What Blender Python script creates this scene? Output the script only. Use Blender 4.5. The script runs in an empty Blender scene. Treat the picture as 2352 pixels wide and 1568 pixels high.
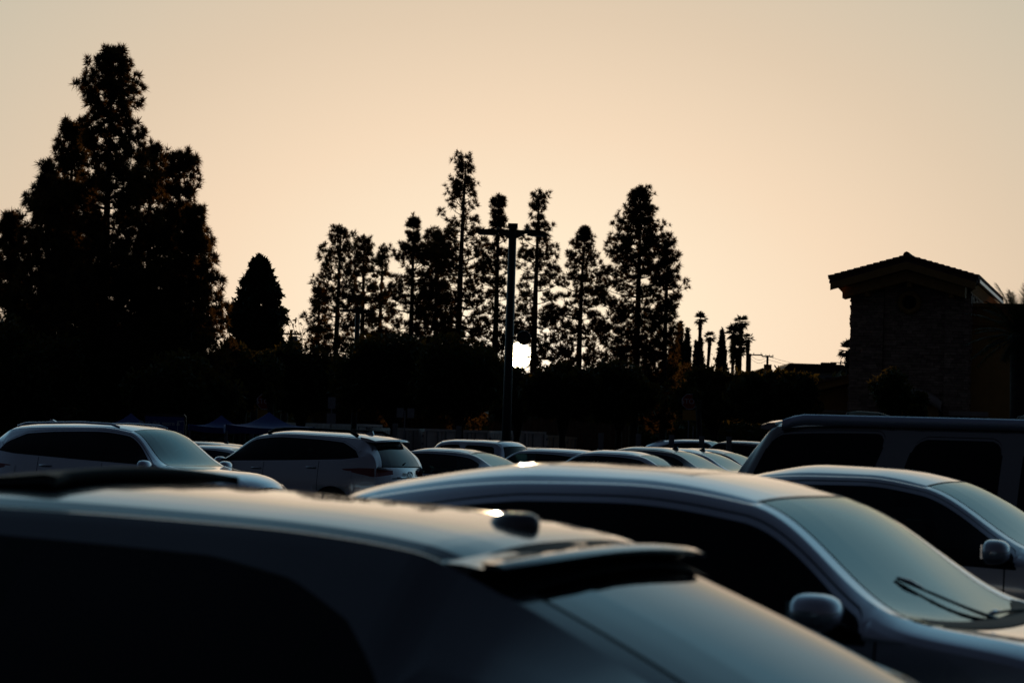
import bpy, math, random
import numpy as np
from mathutils import Vector, Matrix
from mathutils.bvhtree import BVHTree

random.seed(7); rng = np.random.default_rng(11)
SC = bpy.context.scene
COL = SC.collection
R = math.radians

# ------------------------------------------------------------------ camera
CAM_H = 1.64
FPX = 5533.0                       # focal length in photo units (picture 2352 units wide)
PITCH, ROLL = math.atan(230 / FPX), R(1.8)
F_ = Vector((0, math.cos(PITCH), math.sin(PITCH)))
U0 = Vector((0, -math.sin(PITCH), math.cos(PITCH)))
R0 = Vector((1, 0, 0))
RT = R0 * math.cos(ROLL) + U0 * math.sin(ROLL)
UP = U0 * math.cos(ROLL) - R0 * math.sin(ROLL)
CAM = Vector((0, 0, CAM_H))
cd = bpy.data.cameras.new('camera')
cam = bpy.data.objects.new('camera', cd); COL.objects.link(cam)
m = Matrix((RT, UP, -F_)).transposed().to_4x4(); m.translation = CAM
cam.matrix_world = m
cd.sensor_width = 36; cd.lens = 36 * FPX / 2352
cd.clip_start = 0.1; cd.clip_end = 4000
cd.dof.use_dof = True; cd.dof.focus_distance = 44; cd.dof.aperture_fstop = 4.5; cd.dof.aperture_blades = 9
SC.camera = cam

def ray(px, py):
    return (F_ + RT * ((px - 1176) / FPX) + UP * (-(py - 784) / FPX)).normalized()
def at(px, py, Y):
    d = ray(px, py); return CAM + d * (Y / d.y)
def pix(P):
    """world points (n,3) -> measured photo units"""
    Q = np.asarray(P, float).reshape(-1, 3) - np.array(CAM)
    w = Q @ np.array(F_)
    return 1176 + FPX * (Q @ np.array(RT)) / w, 784 - FPX * (Q @ np.array(UP)) / w

# ------------------------------------------------------------------ sky, sun, exposure
SUN_D = ray(1190, 817)
SUN_EL = math.asin(SUN_D.z); SUN_AZ = math.atan2(SUN_D.x, SUN_D.y)
w = bpy.data.worlds.new('World'); SC.world = w; w.use_nodes = True
nt = w.node_tree; N = nt.nodes; L = nt.links
bg = N['Background']; bg.inputs[1].default_value = 0.1
sky = N.new('ShaderNodeTexSky'); sky.sky_type = 'NISHITA'; sky.sun_disc = False
sky.sun_elevation = SUN_EL; sky.sun_rotation = SUN_AZ; sky.dust_density = 1.5
tc = N.new('ShaderNodeTexCoord')
sub = N.new('ShaderNodeVectorMath'); sub.operation = 'SUBTRACT'; sub.inputs[1].default_value = SUN_D
L.new(tc.outputs['Generated'], sub.inputs[0])
mul = N.new('ShaderNodeVectorMath'); mul.operation = 'MULTIPLY'; mul.inputs[1].default_value = (0.65, 1, 1)
L.new(sub.outputs[0], mul.inputs[0])
ln = N.new('ShaderNodeVectorMath'); ln.operation = 'LENGTH'; L.new(mul.outputs[0], ln.inputs[0])
half = N.new('ShaderNodeMath'); half.operation = 'MULTIPLY'; half.inputs[1].default_value = 0.5
L.new(ln.outputs['Value'], half.inputs[0])
ramp = N.new('ShaderNodeValToRGB'); cr = ramp.color_ramp
STOPS = [(0.0, (1.7, 1.55, 1.248)), (.007, (1.2, 1.06, 0.832)), (.016, (1.0, .87, 0.655)), (.032, (.95, .79, 0.593)), (.048, (.90, .71, 0.520)), (.072, (.75, .605, 0.447)),
         (.100, (.61, .545, 0.426)), (.14, (.47, .505, .48)), (.19, (.325, .46, .515)), (.30, (.155, .315, .415)),
         (.45, (.052, .098, .148)), (.60, (.020, .031, .052)), (.75, (.011, .0155, 0.026)), (1.0, (.006, .0065, 0.013))]
cr.elements[0].position = 0; cr.elements[0].color = (*STOPS[0][1], 1)
cr.elements[1].position = 1; cr.elements[1].color = (*STOPS[-1][1], 1)
for p, c in STOPS[1:-1]:
    e = cr.elements.new(p); e.color = (*c, 1)
L.new(half.outputs[0], ramp.inputs['Fac'])
scl = N.new('ShaderNodeVectorMath'); scl.operation = 'SCALE'; scl.inputs['Scale'].default_value = 9.6
L.new(ramp.outputs[0], scl.inputs[0])
nsc = N.new('ShaderNodeVectorMath'); nsc.operation = 'SCALE'; nsc.inputs['Scale'].default_value = 0.03
L.new(sky.outputs[0], nsc.inputs[0])
add = N.new('ShaderNodeVectorMath'); add.operation = 'ADD'
L.new(scl.outputs[0], add.inputs[0]); L.new(nsc.outputs[0], add.inputs[1])
ln2 = N.new('ShaderNodeVectorMath'); ln2.operation = 'LENGTH'; L.new(sub.outputs[0], ln2.inputs[0])
disc = N.new('ShaderNodeMapRange'); disc.interpolation_type = 'SMOOTHSTEP'
disc.inputs['From Min'].default_value = 0.0058; disc.inputs['From Max'].default_value = 0.0048
disc.inputs['To Min'].default_value = 0; disc.inputs['To Max'].default_value = 1
L.new(ln2.outputs['Value'], disc.inputs['Value'])
dsc = N.new('ShaderNodeVectorMath'); dsc.operation = 'SCALE'; dsc.inputs[0].default_value = (260, 215, 130)
L.new(disc.outputs[0], dsc.inputs['Scale'])
add2 = N.new('ShaderNodeVectorMath'); add2.operation = 'ADD'
L.new(add.outputs[0], add2.inputs[0]); L.new(dsc.outputs[0], add2.inputs[1])
L.new(add2.outputs[0], bg.inputs[0])
w.cycles.sampling_method = 'MANUAL'; w.cycles.sample_map_resolution = 1024

sl = bpy.data.lights.new('sun', 'SUN'); sl.energy = 3.2; sl.angle = R(0.5); sl.color = (1, .72, .42)
so = bpy.data.objects.new('sun', sl); COL.objects.link(so)
so.rotation_euler = (-Vector(SUN_D)).to_track_quat('-Z', 'Y').to_euler(); so.location = (0, 200, 60)
so['kind'] = 'structure'

vs = SC.view_settings
vs.view_transform = 'Standard'; vs.look = 'None'; vs.exposure = 0; vs.gamma = 1; vs.use_curve_mapping = False
SC.render.engine = 'CYCLES'; SC.cycles.use_denoising = True
SC.cycles.max_bounces = 6; SC.cycles.transparent_max_bounces = 16
SC.cycles.sample_clamp_indirect = 4; SC.cycles.caustics_reflective = False; SC.cycles.caustics_refractive = False

# ------------------------------------------------------------------ materials
def newmat(name):
    m = bpy.data.materials.new(name); m.use_nodes = True
    return m, m.node_tree.nodes, m.node_tree.links
def mat(name, col, rough=.6, metal=0., coat=0., coat_rough=.03, noise=0., nscale=6., bump=0., bscale=40., spec=.5, emit=None):
    m, n, l = newmat(name); b = n['Principled BSDF']
    b.inputs['Base Color'].default_value = (*col, 1); b.inputs['Roughness'].default_value = rough
    b.inputs['Metallic'].default_value = metal; b.inputs['Coat Weight'].default_value = coat
    b.inputs['Coat Roughness'].default_value = coat_rough; b.inputs['Specular IOR Level'].default_value = spec
    if noise:
        t = n.new('ShaderNodeTexNoise'); t.inputs['Scale'].default_value = nscale; t.inputs['Detail'].default_value = 6
        o = n.new('ShaderNodeTexCoord'); l.new(o.outputs['Object'], t.inputs['Vector'])
        mr = n.new('ShaderNodeMapRange'); mr.inputs['From Min'].default_value = .3; mr.inputs['From Max'].default_value = .7
        mr.inputs['To Min'].default_value = 1 - noise; mr.inputs['To Max'].default_value = 1 + noise
        l.new(t.outputs['Fac'], mr.inputs['Value'])
        mx = n.new('ShaderNodeVectorMath'); mx.operation = 'SCALE'; mx.inputs[0].default_value = col
        l.new(mr.outputs[0], mx.inputs['Scale']); l.new(mx.outputs[0], b.inputs['Base Color'])
    if bump:
        t2 = n.new('ShaderNodeTexNoise'); t2.inputs['Scale'].default_value = bscale; t2.inputs['Detail'].default_value = 5
        bp = n.new('ShaderNodeBump'); bp.inputs['Strength'].default_value = bump; bp.inputs['Distance'].default_value = .02
        o2 = n.new('ShaderNodeTexCoord'); l.new(o2.outputs['Object'], t2.inputs['Vector'])
        l.new(t2.outputs['Fac'], bp.inputs['Height']); l.new(bp.outputs[0], b.inputs['Normal'])
    return m
def paint(name, col, metal=.0, rough=.35, dust=.25, coat=1.0, ior=2.1):
    """car paint: coloured base under clear coat with a thin uneven film of dust"""
    m, n, l = newmat(name); b = n['Principled BSDF']
    b.inputs['Metallic'].default_value = metal; b.inputs['Roughness'].default_value = rough
    b.inputs['Coat Weight'].default_value = coat; b.inputs['Coat IOR'].default_value = ior
    o = n.new('ShaderNodeTexCoord')
    t = n.new('ShaderNodeTexNoise'); t.inputs['Scale'].default_value = 3.5; t.inputs['Detail'].default_value = 8; t.inputs['Roughness'].default_value = .65
    l.new(o.outputs['Object'], t.inputs['Vector'])
    mr = n.new('ShaderNodeMapRange'); mr.inputs['From Min'].default_value = .35; mr.inputs['From Max'].default_value = .75
    mr.inputs['To Min'].default_value = .015; mr.inputs['To Max'].default_value = .015 + .12 * dust
    l.new(t.outputs['Fac'], mr.inputs['Value']); l.new(mr.outputs[0], b.inputs['Coat Roughness'])
    mx = n.new('ShaderNodeMix'); mx.data_type = 'RGBA'
    mx.inputs['A'].default_value = (*col, 1); mx.inputs['B'].default_value = (.28, .24, .20, 1)
    mr2 = n.new('ShaderNodeMapRange'); mr2.inputs['From Min'].default_value = .4; mr2.inputs['From Max'].default_value = .8
    mr2.inputs['To Min'].default_value = 0; mr2.inputs['To Max'].default_value = .25 * dust
    l.new(t.outputs['Fac'], mr2.inputs['Value']); l.new(mr2.outputs[0], mx.inputs['Factor'])
    l.new(mx.outputs['Result'], b.inputs['Base Color'])
    return m
def glass(name, tint, ior=1.5, rough=0.0):
    m, n, l = newmat(name); n.remove(n['Principled BSDF'])
    tr = n.new('ShaderNodeBsdfTransparent'); tr.inputs[0].default_value = (*tint, 1)
    gl = n.new('ShaderNodeBsdfGlossy'); gl.inputs['Roughness'].default_value = rough; gl.inputs[0].default_value = (.86, 1, .99, 1) if 2.5 < ior < 2.9 else (1, 1, 1, 1)
    fr = n.new('ShaderNodeFresnel'); fr.inputs['IOR'].default_value = ior
    mx = n.new('ShaderNodeMixShader'); l.new(fr.outputs[0], mx.inputs[0]); l.new(tr.outputs[0], mx.inputs[1]); l.new(gl.outputs[0], mx.inputs[2])
    l.new(mx.outputs[0], n['Material Output'].inputs['Surface'])
    return m
def leafmat(name, col, trans=.25, tcol=None):
    m, n, l = newmat(name); b = n['Principled BSDF']
    b.inputs['Roughness'].default_value = .75; b.inputs['Specular IOR Level'].default_value = .12
    oi = n.new('ShaderNodeNewGeometry')
    mr = n.new('ShaderNodeMapRange'); mr.inputs['To Min'].default_value = .6; mr.inputs['To Max'].default_value = 1.35
    l.new(oi.outputs['Random Per Island'], mr.inputs['Value'])
    mx = n.new('ShaderNodeVectorMath'); mx.operation = 'SCALE'; mx.inputs[0].default_value = col
    l.new(mr.outputs[0], mx.inputs['Scale']); l.new(mx.outputs[0], b.inputs['Base Color'])
    ts = n.new('ShaderNodeBsdfTranslucent'); ts.inputs[0].default_value = (*(tcol or (col[0] * 1.6, col[1] * 1.3, col[2] * .6)), 1)
    ms = n.new('ShaderNodeMixShader'); ms.inputs[0].default_value = trans
    l.new(b.outputs[0], ms.inputs[1]); l.new(ts.outputs[0], ms.inputs[2]); l.new(ms.outputs[0], n['Material Output'].inputs['Surface'])
    return m

M = {}
M['asphalt'] = mat('asphalt', (.045, .045, .047), .9, noise=.25, nscale=.7, bump=.5, bscale=90)
M['line'] = mat('line_paint', (.6, .6, .57), .7, noise=.15)
M['earth'] = mat('dry_hillside', (.06, .055, .035), 1, noise=.4, nscale=.25)
M['black'] = mat('black_rubber', (.006, .006, .0065), .6, spec=.15)
M['gloss_black'] = mat('gloss_black', (.008, .008, .009), .15, coat=.6)
M['interior'] = mat('interior_cloth', (.018, .018, .02), .85)
M['tyre'] = mat('tyre', (.015, .015, .016), .85)
M['rim'] = mat('alloy', (.35, .36, .38), .3, 1.0)
M['chrome'] = mat('chrome', (.6, .62, .65), .12, 1.0)
M['rack'] = mat('roof_rail', (.48, .53, .64), .35, .7)
M['red'] = mat('tail_lens', (.25, .006, .006), .12, coat=1)
M['lens'] = mat('head_lens', (.12, .13, .14), .06, .5, coat=1)
M['clear_red'] = mat('clear_lens', (.4, .38, .38), .1, .4, coat=1)
M['plate'] = mat('plate', (.5, .5, .52), .5)
M['ws'] = glass('windshield_glass', (.30, .38, .35), 2.88)
M['win'] = glass('side_glass', (.17, .22, .20), 1.35)
M['tint'] = glass('privacy_glass', (.012, .014, .014), 1.35)
M['paint_graphite'] = paint('graphite_paint', (.035, .036, .042), 0.3, 0.25, 0.3, ior=1.9)
M['paint_white'] = paint('white_paint', (.62, .65, .71), 0.75, 0.22, 0.2)
M['paint_pearl'] = paint('pearl_paint', (.50, .52, .57), 0.6, 0.28, 0.9)
M['paint_snow'] = paint('snow_paint', (.55, .58, .64), 0.6, 0.3, 0.3)
M['paint_silver'] = paint('silver_paint', (.50, .51, .54), 0.8, 0.26, 0.3)
M['paint_tan'] = paint('pewter_paint', (.16, .14, .125), 0.5, 0.3, 0.6)
M['paint_grey'] = paint('grey_paint', (.30, .31, .34), 0.8, 0.25, 0.3)
M['paint_blackcar'] = paint('black_paint', (.012, .012, .014), .0, .3, .3)
M['paint_darkred'] = paint('dark_red_paint', (.06, .012, .012), .2, .3, .3)
M['bark'] = mat('bark', (.045, .032, .024), .95, noise=.4, nscale=5, bump=.8, bscale=14)
M['needle'] = leafmat('pine_needles', (.032, .034, .018), .38, (.13, .06, .016))
M['leaf'] = leafmat('broad_leaves', (.040, .050, .022), .25, (.10, .065, .012))
M['cypress'] = leafmat('cypress_leaves', (.025, .034, .018), .15)
M['palm'] = leafmat('palm_leaves', (.022, .028, .014), .2)
M['stone'] = None

# ------------------------------------------------------------------ object helpers
def link(name, data, parent=None):
    o = bpy.data.objects.new(name, data); COL.objects.link(o)
    if parent is not None: o.parent = parent
    return o
def tag(o, label=None, cat=None, group=None, kind=None):
    if label: o['label'] = label
    if cat: o['category'] = cat
    if group: o['group'] = group
    if kind: o['kind'] = kind
    return o
def empty(name, loc, label, cat, group=None, rz=0):
    o = link(name, None); o.location = loc; o.rotation_euler = (0, 0, rz)
    return tag(o, label, cat, group)
def mesh(name, V, Fc, m, parent=None, smooth=False, normals=None, kind=None):
    me = bpy.data.meshes.new(name); me.from_pydata([tuple(v) for v in V], [], [tuple(f) for f in Fc])
    mats = m if isinstance(m, (list, tuple)) else [m]
    for x in mats: me.materials.append(x)
    if smooth: me.polygons.foreach_set('use_smooth', np.ones(len(me.polygons), bool))
    me.update()
    if normals is not None: me.normals_split_custom_set_from_vertices([tuple(n) for n in normals])
    o = link(name, me, parent)
    if kind: o['kind'] = kind
    return o
def bigmesh(name, V, nv, m, parent=None, kind=None):
    """V: (faces*nv, 3) unshared verts, every face nv corners"""
    V = np.asarray(V, np.float32); n = len(V) // nv
    me = bpy.data.meshes.new(name)
    me.vertices.add(len(V)); me.vertices.foreach_set('co', V.ravel())
    me.loops.add(len(V)); me.loops.foreach_set('vertex_index', np.arange(len(V), dtype=np.int32))
    me.polygons.add(n); me.polygons.foreach_set('loop_start', np.arange(0, len(V), nv, dtype=np.int32))
    me.materials.append(m); me.update(calc_edges=True); me.validate()
    o = link(name, me, parent)
    if kind: o['kind'] = kind
    return o
class MB:
    def __init__(s): s.V = []; s.F = []
    def add(s, V, Fc):
        b = len(s.V); s.V += [tuple(v) for v in V]; s.F += [tuple(i + b for i in f) for f in Fc]; return s
    def box(s, c, d, rz=0, rx=0, ry=0):
        mt = Matrix.Rotation(rz, 3, 'Z') @ Matrix.Rotation(ry, 3, 'Y') @ Matrix.Rotation(rx, 3, 'X')
        vs = [Vector(c) + mt @ Vector((sx * d[0] / 2, sy * d[1] / 2, sz * d[2] / 2)) for sx in (-1, 1) for sy in (-1, 1) for sz in (-1, 1)]
        return s.add(vs, [(0, 1, 3, 2), (4, 6, 7, 5), (0, 4, 5, 1), (2, 3, 7, 6), (0, 2, 6, 4), (1, 5, 7, 3)])
    def tube(s, pts, rad, n=6, cap=True):
        pts = [Vector(p) for p in pts]; rad = rad if hasattr(rad, '__len__') else [rad] * len(pts)
        V = []; Fc = []
        for i, p in enumerate(pts):
            t = (pts[min(i + 1, len(pts) - 1)] - pts[max(i - 1, 0)]).normalized()
            a = t.cross(Vector((0, 0, 1)) if abs(t.z) < .9 else Vector((1, 0, 0))).normalized(); b = t.cross(a)
            for k in range(n):
                an = 2 * math.pi * k / n; V.append(p + (a * math.cos(an) + b * math.sin(an)) * rad[i])
        for i in range(len(pts) - 1):
            for k in range(n):
                Fc.append((i * n + k, i * n + (k + 1) % n, (i + 1) * n + (k + 1) % n, (i + 1) * n + k))
        if cap: Fc += [tuple(range(n - 1, -1, -1)), tuple(range((len(pts) - 1) * n, len(pts) * n))]
        return s.add(V, Fc)
    def lathe(s, prof, axis='Z', c=(0, 0, 0), n=20, close=False):
        V = []; Fc = []; c = Vector(c)
        for r, h in prof:
            for k in range(n):
                a = 2 * math.pi * k / n
                p = Vector((r * math.cos(a), r * math.sin(a), h))
                if axis == 'Y': p = Vector((p.x, p.z, p.y))
                if axis == 'X': p = Vector((p.z, p.x, p.y))
                V.append(c + p)
        m = len(prof)
        for i in range(m if close else m - 1):
            for k in range(n):
                j = (i + 1) % m
                Fc.append((i * n + k, i * n + (k + 1) % n, j * n + (k + 1) % n, j * n + k))
        return s.add(V, Fc)
    def prism(s, poly, y0, y1, plane='XZ'):
        """polygon given in plane, extruded along the third axis"""
        def P(a, b, h): return {'XZ': (a, h, b), 'XY': (a, b, h), 'YZ': (h, a, b)}[plane]
        n = len(poly); V = [P(a, b, y0) for a, b in poly] + [P(a, b, y1) for a, b in poly]
        Fc = [tuple(range(n)), tuple(range(2 * n - 1, n - 1, -1))] + [(i, i + n, (i + 1) % n + n, (i + 1) % n) for i in range(n)]
        return s.add(V, Fc)
    def build(s, name, m, parent=None, smooth=False, kind=None): return mesh(name, s.V, s.F, m, parent, smooth, kind=kind)
def children(o): return [c for c in bpy.data.objects if c.parent == o]
def smooth01(x): x = np.clip(x, 0, 1); return x * x * (3 - 2 * x)

# ------------------------------------------------------------------ ground and hill
def gz(x, y):
    x = np.asarray(x, float); y = np.asarray(y, float)
    z = .45 * smooth01((y - 64) / 22) * smooth01((x - 1.5) / 4)
    z = z - .32 * smooth01((y - 70) / 50) * (1 - smooth01((x - 0) / 5))
    z = z + 7.2 * smooth01((y - 175) / 110) + 2.0 * smooth01((y - 178) / 60) * smooth01((-x - 2) / 25)
    return z
def g(x, y): return float(gz(x, y))
ys = np.concatenate([np.array([-60, -20, 0, 20, 40, 56]), np.arange(60, 130, 3), np.arange(130, 330, 8), np.array([400, 600, 900, 1400, 2200])])
xs = np.concatenate([np.array([-1500, -600, -300, -150, -90]), np.arange(-70, 71, 3.5), np.array([90, 150, 300, 600, 1500])])
GV = [(x, y, g(x, y)) for y in ys for x in xs]; nx = len(xs)
GF = [(j * nx + i, j * nx + i + 1, (j + 1) * nx + i + 1, (j + 1) * nx + i) for j in range(len(ys) - 1) for i in range(nx - 1)]
isplit = int(np.searchsorted(ys, 170))
mesh('ground', GV, [f for f in GF if f[0] // nx < isplit], M['asphalt'], smooth=True, kind='structure')
mesh('hillside', GV, [f for f in GF if f[0] // nx >= isplit], M['earth'], smooth=True, kind='structure')

# ------------------------------------------------------------------ car builder
def pchip(x, y, q):
    x = np.asarray(x, float); y = np.asarray(y, float); q = np.asarray(q, float)
    h = np.diff(x); d = np.diff(y) / h; n = len(x); mm = np.zeros(n)
    for i in range(1, n - 1):
        if d[i - 1] * d[i] > 0:
            w1 = 2 * h[i] + h[i - 1]; w2 = h[i] + 2 * h[i - 1]
            mm[i] = (w1 + w2) / (w1 / d[i - 1] + w2 / d[i])
    mm[0], mm[-1] = d[0], d[-1]
    k = np.clip(np.searchsorted(x, q) - 1, 0, n - 2); t = np.clip((q - x[k]) / h[k], 0, 1)
    return ((1 + 2 * t) * (1 - t) ** 2 * y[k] + t * (1 - t) ** 2 * h[k] * mm[k] + t * t * (3 - 2 * t) * y[k + 1] + t * t * (t - 1) * h[k] * mm[k + 1])

def build_car(spec, root, detail=1.0):
    """spec keys run from the rear bumper's foot over the roof to the front bumper's foot:
    name: (x,z of the centre line, x,y,z of the shoulder edge). All parts become children of root."""
    K = spec['keys']; names = [k[0] for k in K]; A = np.array([k[1:] for k in K], float)
    seg = np.hypot(np.diff(A[:, 0]), np.diff(A[:, 1])); S = np.concatenate([[0], np.cumsum(seg)])
    sk = {n: S[i] for i, n in enumerate(names)}
    fine = np.linspace(0, S[-1], 3000)
    xef = pchip(S, A[:, 2], fine)
    def s_of_x(x):                                       # on the monotone run between tail and nose
        lo, hi = sk['tail'], sk['hf']; msk = (fine >= lo) & (fine <= hi)
        return float(np.interp(x, xef[msk], fine[msk]))
    W = spec['W']; wins = spec['wins']; gaps = spec.get('gaps', []); rr = spec.get('rr', .03)
    xr, xf = spec['wheels']; RW = spec.get('RW', .35)
    dx = .075 / detail
    smp = set()
    for i in range(len(S) - 1):
        n = max(3, int(round(seg[i] / dx)))
        for k in range(n + 1): smp.add(round(S[i] + seg[i] * k / n, 4))
    for nm, e in (('ws1', 1), ('ws0', -1), ('bl1', -1), ('bl0', 1)):
        smp.add(round(sk[nm] + .025 * e, 4))
    for a, b in wins:
        for x0, sg in ((a, 1), (b, -1)):
            for f in (-.012 / max(rr, .01), 0, .12, .4, .8, 1.4): smp.add(round(s_of_x(x0 + sg * rr * f), 4))
    for x0 in gaps: smp.add(round(s_of_x(x0 - .005), 4)); smp.add(round(s_of_x(x0 + .005), 4))
    for xw in (xr, xf):
        for k in range(11): smp.add(round(s_of_x(xw + (RW + .035) * math.cos(math.pi * k / 10)), 4))
    if spec.get('sunroof'):
        xcf = pchip(S, A[:, 0], fine); msk_ = (fine >= sk['bl1']) & (fine <= sk['ws1'])
        for x0 in spec['sunroof']:
            for d_ in (-.014, 0): smp.add(round(float(np.interp(x0 + d_, xcf[msk_], fine[msk_])), 4))
    s = np.array(sorted(smp))
    keep = np.concatenate([[True], np.diff(s) > .0025]); s = s[keep]
    xc, zc, xe, ye, ze = (pchip(S, A[:, i], s) for i in range(5))
    d0_, d1_ = spec.get('ditch', (.93, .945)); T = np.array([0, .14, .28, .42, .56, .585, .70, .78, .86, .885, d0_, d1_, (1 + d1_) / 2, 1.0])
    nT = len(T); nS = len(s)
    roofy = smooth01((ze - .95) / .35)
    P = spec.get('crown', 2.5); gw_ = 1 - smooth01((s - sk['bl1'] + .25) / .5) * (1 - smooth01((s - sk['ws1'] + .25) / .5)); P = P + (spec.get('glass_crown', 2.2) - P) * gw_
    top = np.zeros((nS, nT, 3))
    for j, t in enumerate(T):
        top[:, j, 0] = xc + (xe - xc) * t ** 2
        top[:, j, 1] = ye * t
        top[:, j, 2] = zc + (ze - zc) * t ** P
    is_roof = (s >= sk['bl1']) & (s <= sk['ws1']); is_hood = (s > sk['ws0']) & (s < sk['hf'])
    # side rows
    bx, bz = np.array(spec['belt']).T
    belt = np.interp(xe, bx, bz); belt = np.minimum(belt, ze - .06)
    ox, oz = np.array(spec['off']).T
    off = np.interp(xe, ox, oz)
    wt = ze - off
    for a, b in wins:
        ins = (xe >= a - .02) & (xe <= b + .02)
        inner = lambda q: any(p0 <= q <= p1 for p0, p1 in spec.get('blackpillar', []))
        for x0, sg in ((a, 1), (b, -1)):
            if inner(x0): continue
            d = np.clip((xe - x0) * sg, 0, rr)
            drop = rr - np.sqrt(np.maximum(rr * rr - (rr - d) ** 2, 0))
            wt = np.where(ins & ((xe - x0) * sg < rr), wt - drop, wt)
    wt = np.maximum(wt, belt)
    hw = W * (1 - .11 * smooth01((np.abs(xe) - .55 * spec['L'] / 2) / (.45 * spec['L'] / 2)) ** 1.6)
    sill = np.full(nS, spec.get('sill', .27))
    for xw in (xr, xf):
        d2 = (RW + .035) ** 2 - (xe - xw) ** 2
        sill = np.where(d2 > 0, np.maximum(sill, RW - .02 + np.sqrt(np.maximum(d2, 0))), sill)
    sill = np.minimum(sill, ze - .05)
    belt = np.maximum(belt, sill + .03); wt = np.maximum(wt, belt)
    rows = []
    fr = np.clip((wt - belt) / .06, 0, 1)
    gap_e = ze - wt
    rows.append(ze - gap_e * .35)
    rows.append(wt + .036 * fr + (1 - fr) * (gap_e * .45)); rows.append(wt + .029 * fr + (1 - fr) * (gap_e * .4)); rows.append(wt + .008 * fr + (1 - fr) * (gap_e * .05))
    rw0 = len(rows); rows.append(wt)
    for f in (.25, .5, .75): rows.append(wt + (belt - wt) * f)
    rw1 = len(rows); rows.append(belt)
    rows.append(belt - .018)
    for f in (.1, .2, .32, .45, .58, .7, .82, .92, 1.0): rows.append(belt - .018 + (sill - belt + .018) * f)
    for i in range(len(rows)):
        rows[i] = np.minimum(rows[i], rows[i - 1] - 1e-5 if i else ze - 1e-4)
    sx_, sv_ = np.array(spec.get('slant', [(-9, 0), (9, 0)])).T
    sl_ = np.interp(xe, sx_, sv_)
    def shape(z):
        q = (z - .28) / .75
        return 1 - .055 * np.clip(q - .45, 0, 1) ** 2 * 2.2 - .05 * np.clip(.35 - q, 0, 1) ** 1.5 - spec.get('crease', .010) * np.exp(-((q - .52) / .09) ** 2)
    side = np.zeros((nS, len(rows), 3))
    for j, z in enumerate(rows):
        ybelt = hw * shape(belt)
        u = np.clip((z - belt) / np.maximum(ze - belt, 1e-3), 0, 1)
        ex = 1.12 + .9 * (1 - smooth01((ze - belt - .08) / .2))
        y = np.where(z >= belt, ybelt + (ye - ybelt) * u ** ex, hw * shape(z))
        y = np.where(z >= belt, y + .012 * np.sin(np.pi * u) * roofy, y)
        side[:, j, 0] = xe + sl_ * np.clip(ze - z, 0, np.maximum(ze - belt, 0)) * 1.0
        side[:, j, 1] = y; side[:, j, 2] = z
    half = np.concatenate([top, side], axis=1)           # centre -> shoulder -> sill
    mir = half[:, ::-1].copy(); mir[:, :, 1] *= -1
    G = np.concatenate([mir[:, :-1], half], axis=1)      # right sill ... centre ... left sill
    nv = G.shape[1]; ctr = half.shape[1] - 1
    # ditch along the roof and the bonnet shut line
    for j in (ctr - 10, ctr - 11, ctr + 10, ctr + 11):
        dep = np.where(is_roof, .010, np.where(is_hood, .006, 0)); G[:, j, 2] -= dep
    du = np.gradient(G, axis=0); dv = np.gradient(G, axis=1)
    NR = np.cross(dv, du); nl = np.linalg.norm(NR, axis=2, keepdims=True)
    NR = np.where(nl > 1e-9, NR / np.maximum(nl, 1e-9), np.array([0, 0, 1.]))
    out = np.stack([np.zeros_like(G[..., 0]), G[..., 1], G[..., 2] - .7], -1)
    if np.mean(np.sum(NR[nS // 3:2 * nS // 3, ctr - 4:ctr + 5] * np.array([0, 0, 1.]), -1)) < 0: NR = -NR
    V = G.reshape(-1, 3); NN = NR.reshape(-1, 3)
    groups = {}
    def put(key, i, j): groups.setdefault(key, []).append((i * nv + j, (i + 1) * nv + j, (i + 1) * nv + j + 1, i * nv + j + 1))
    e = .024; allf = []
    doors = spec.get('doors', [])
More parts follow.
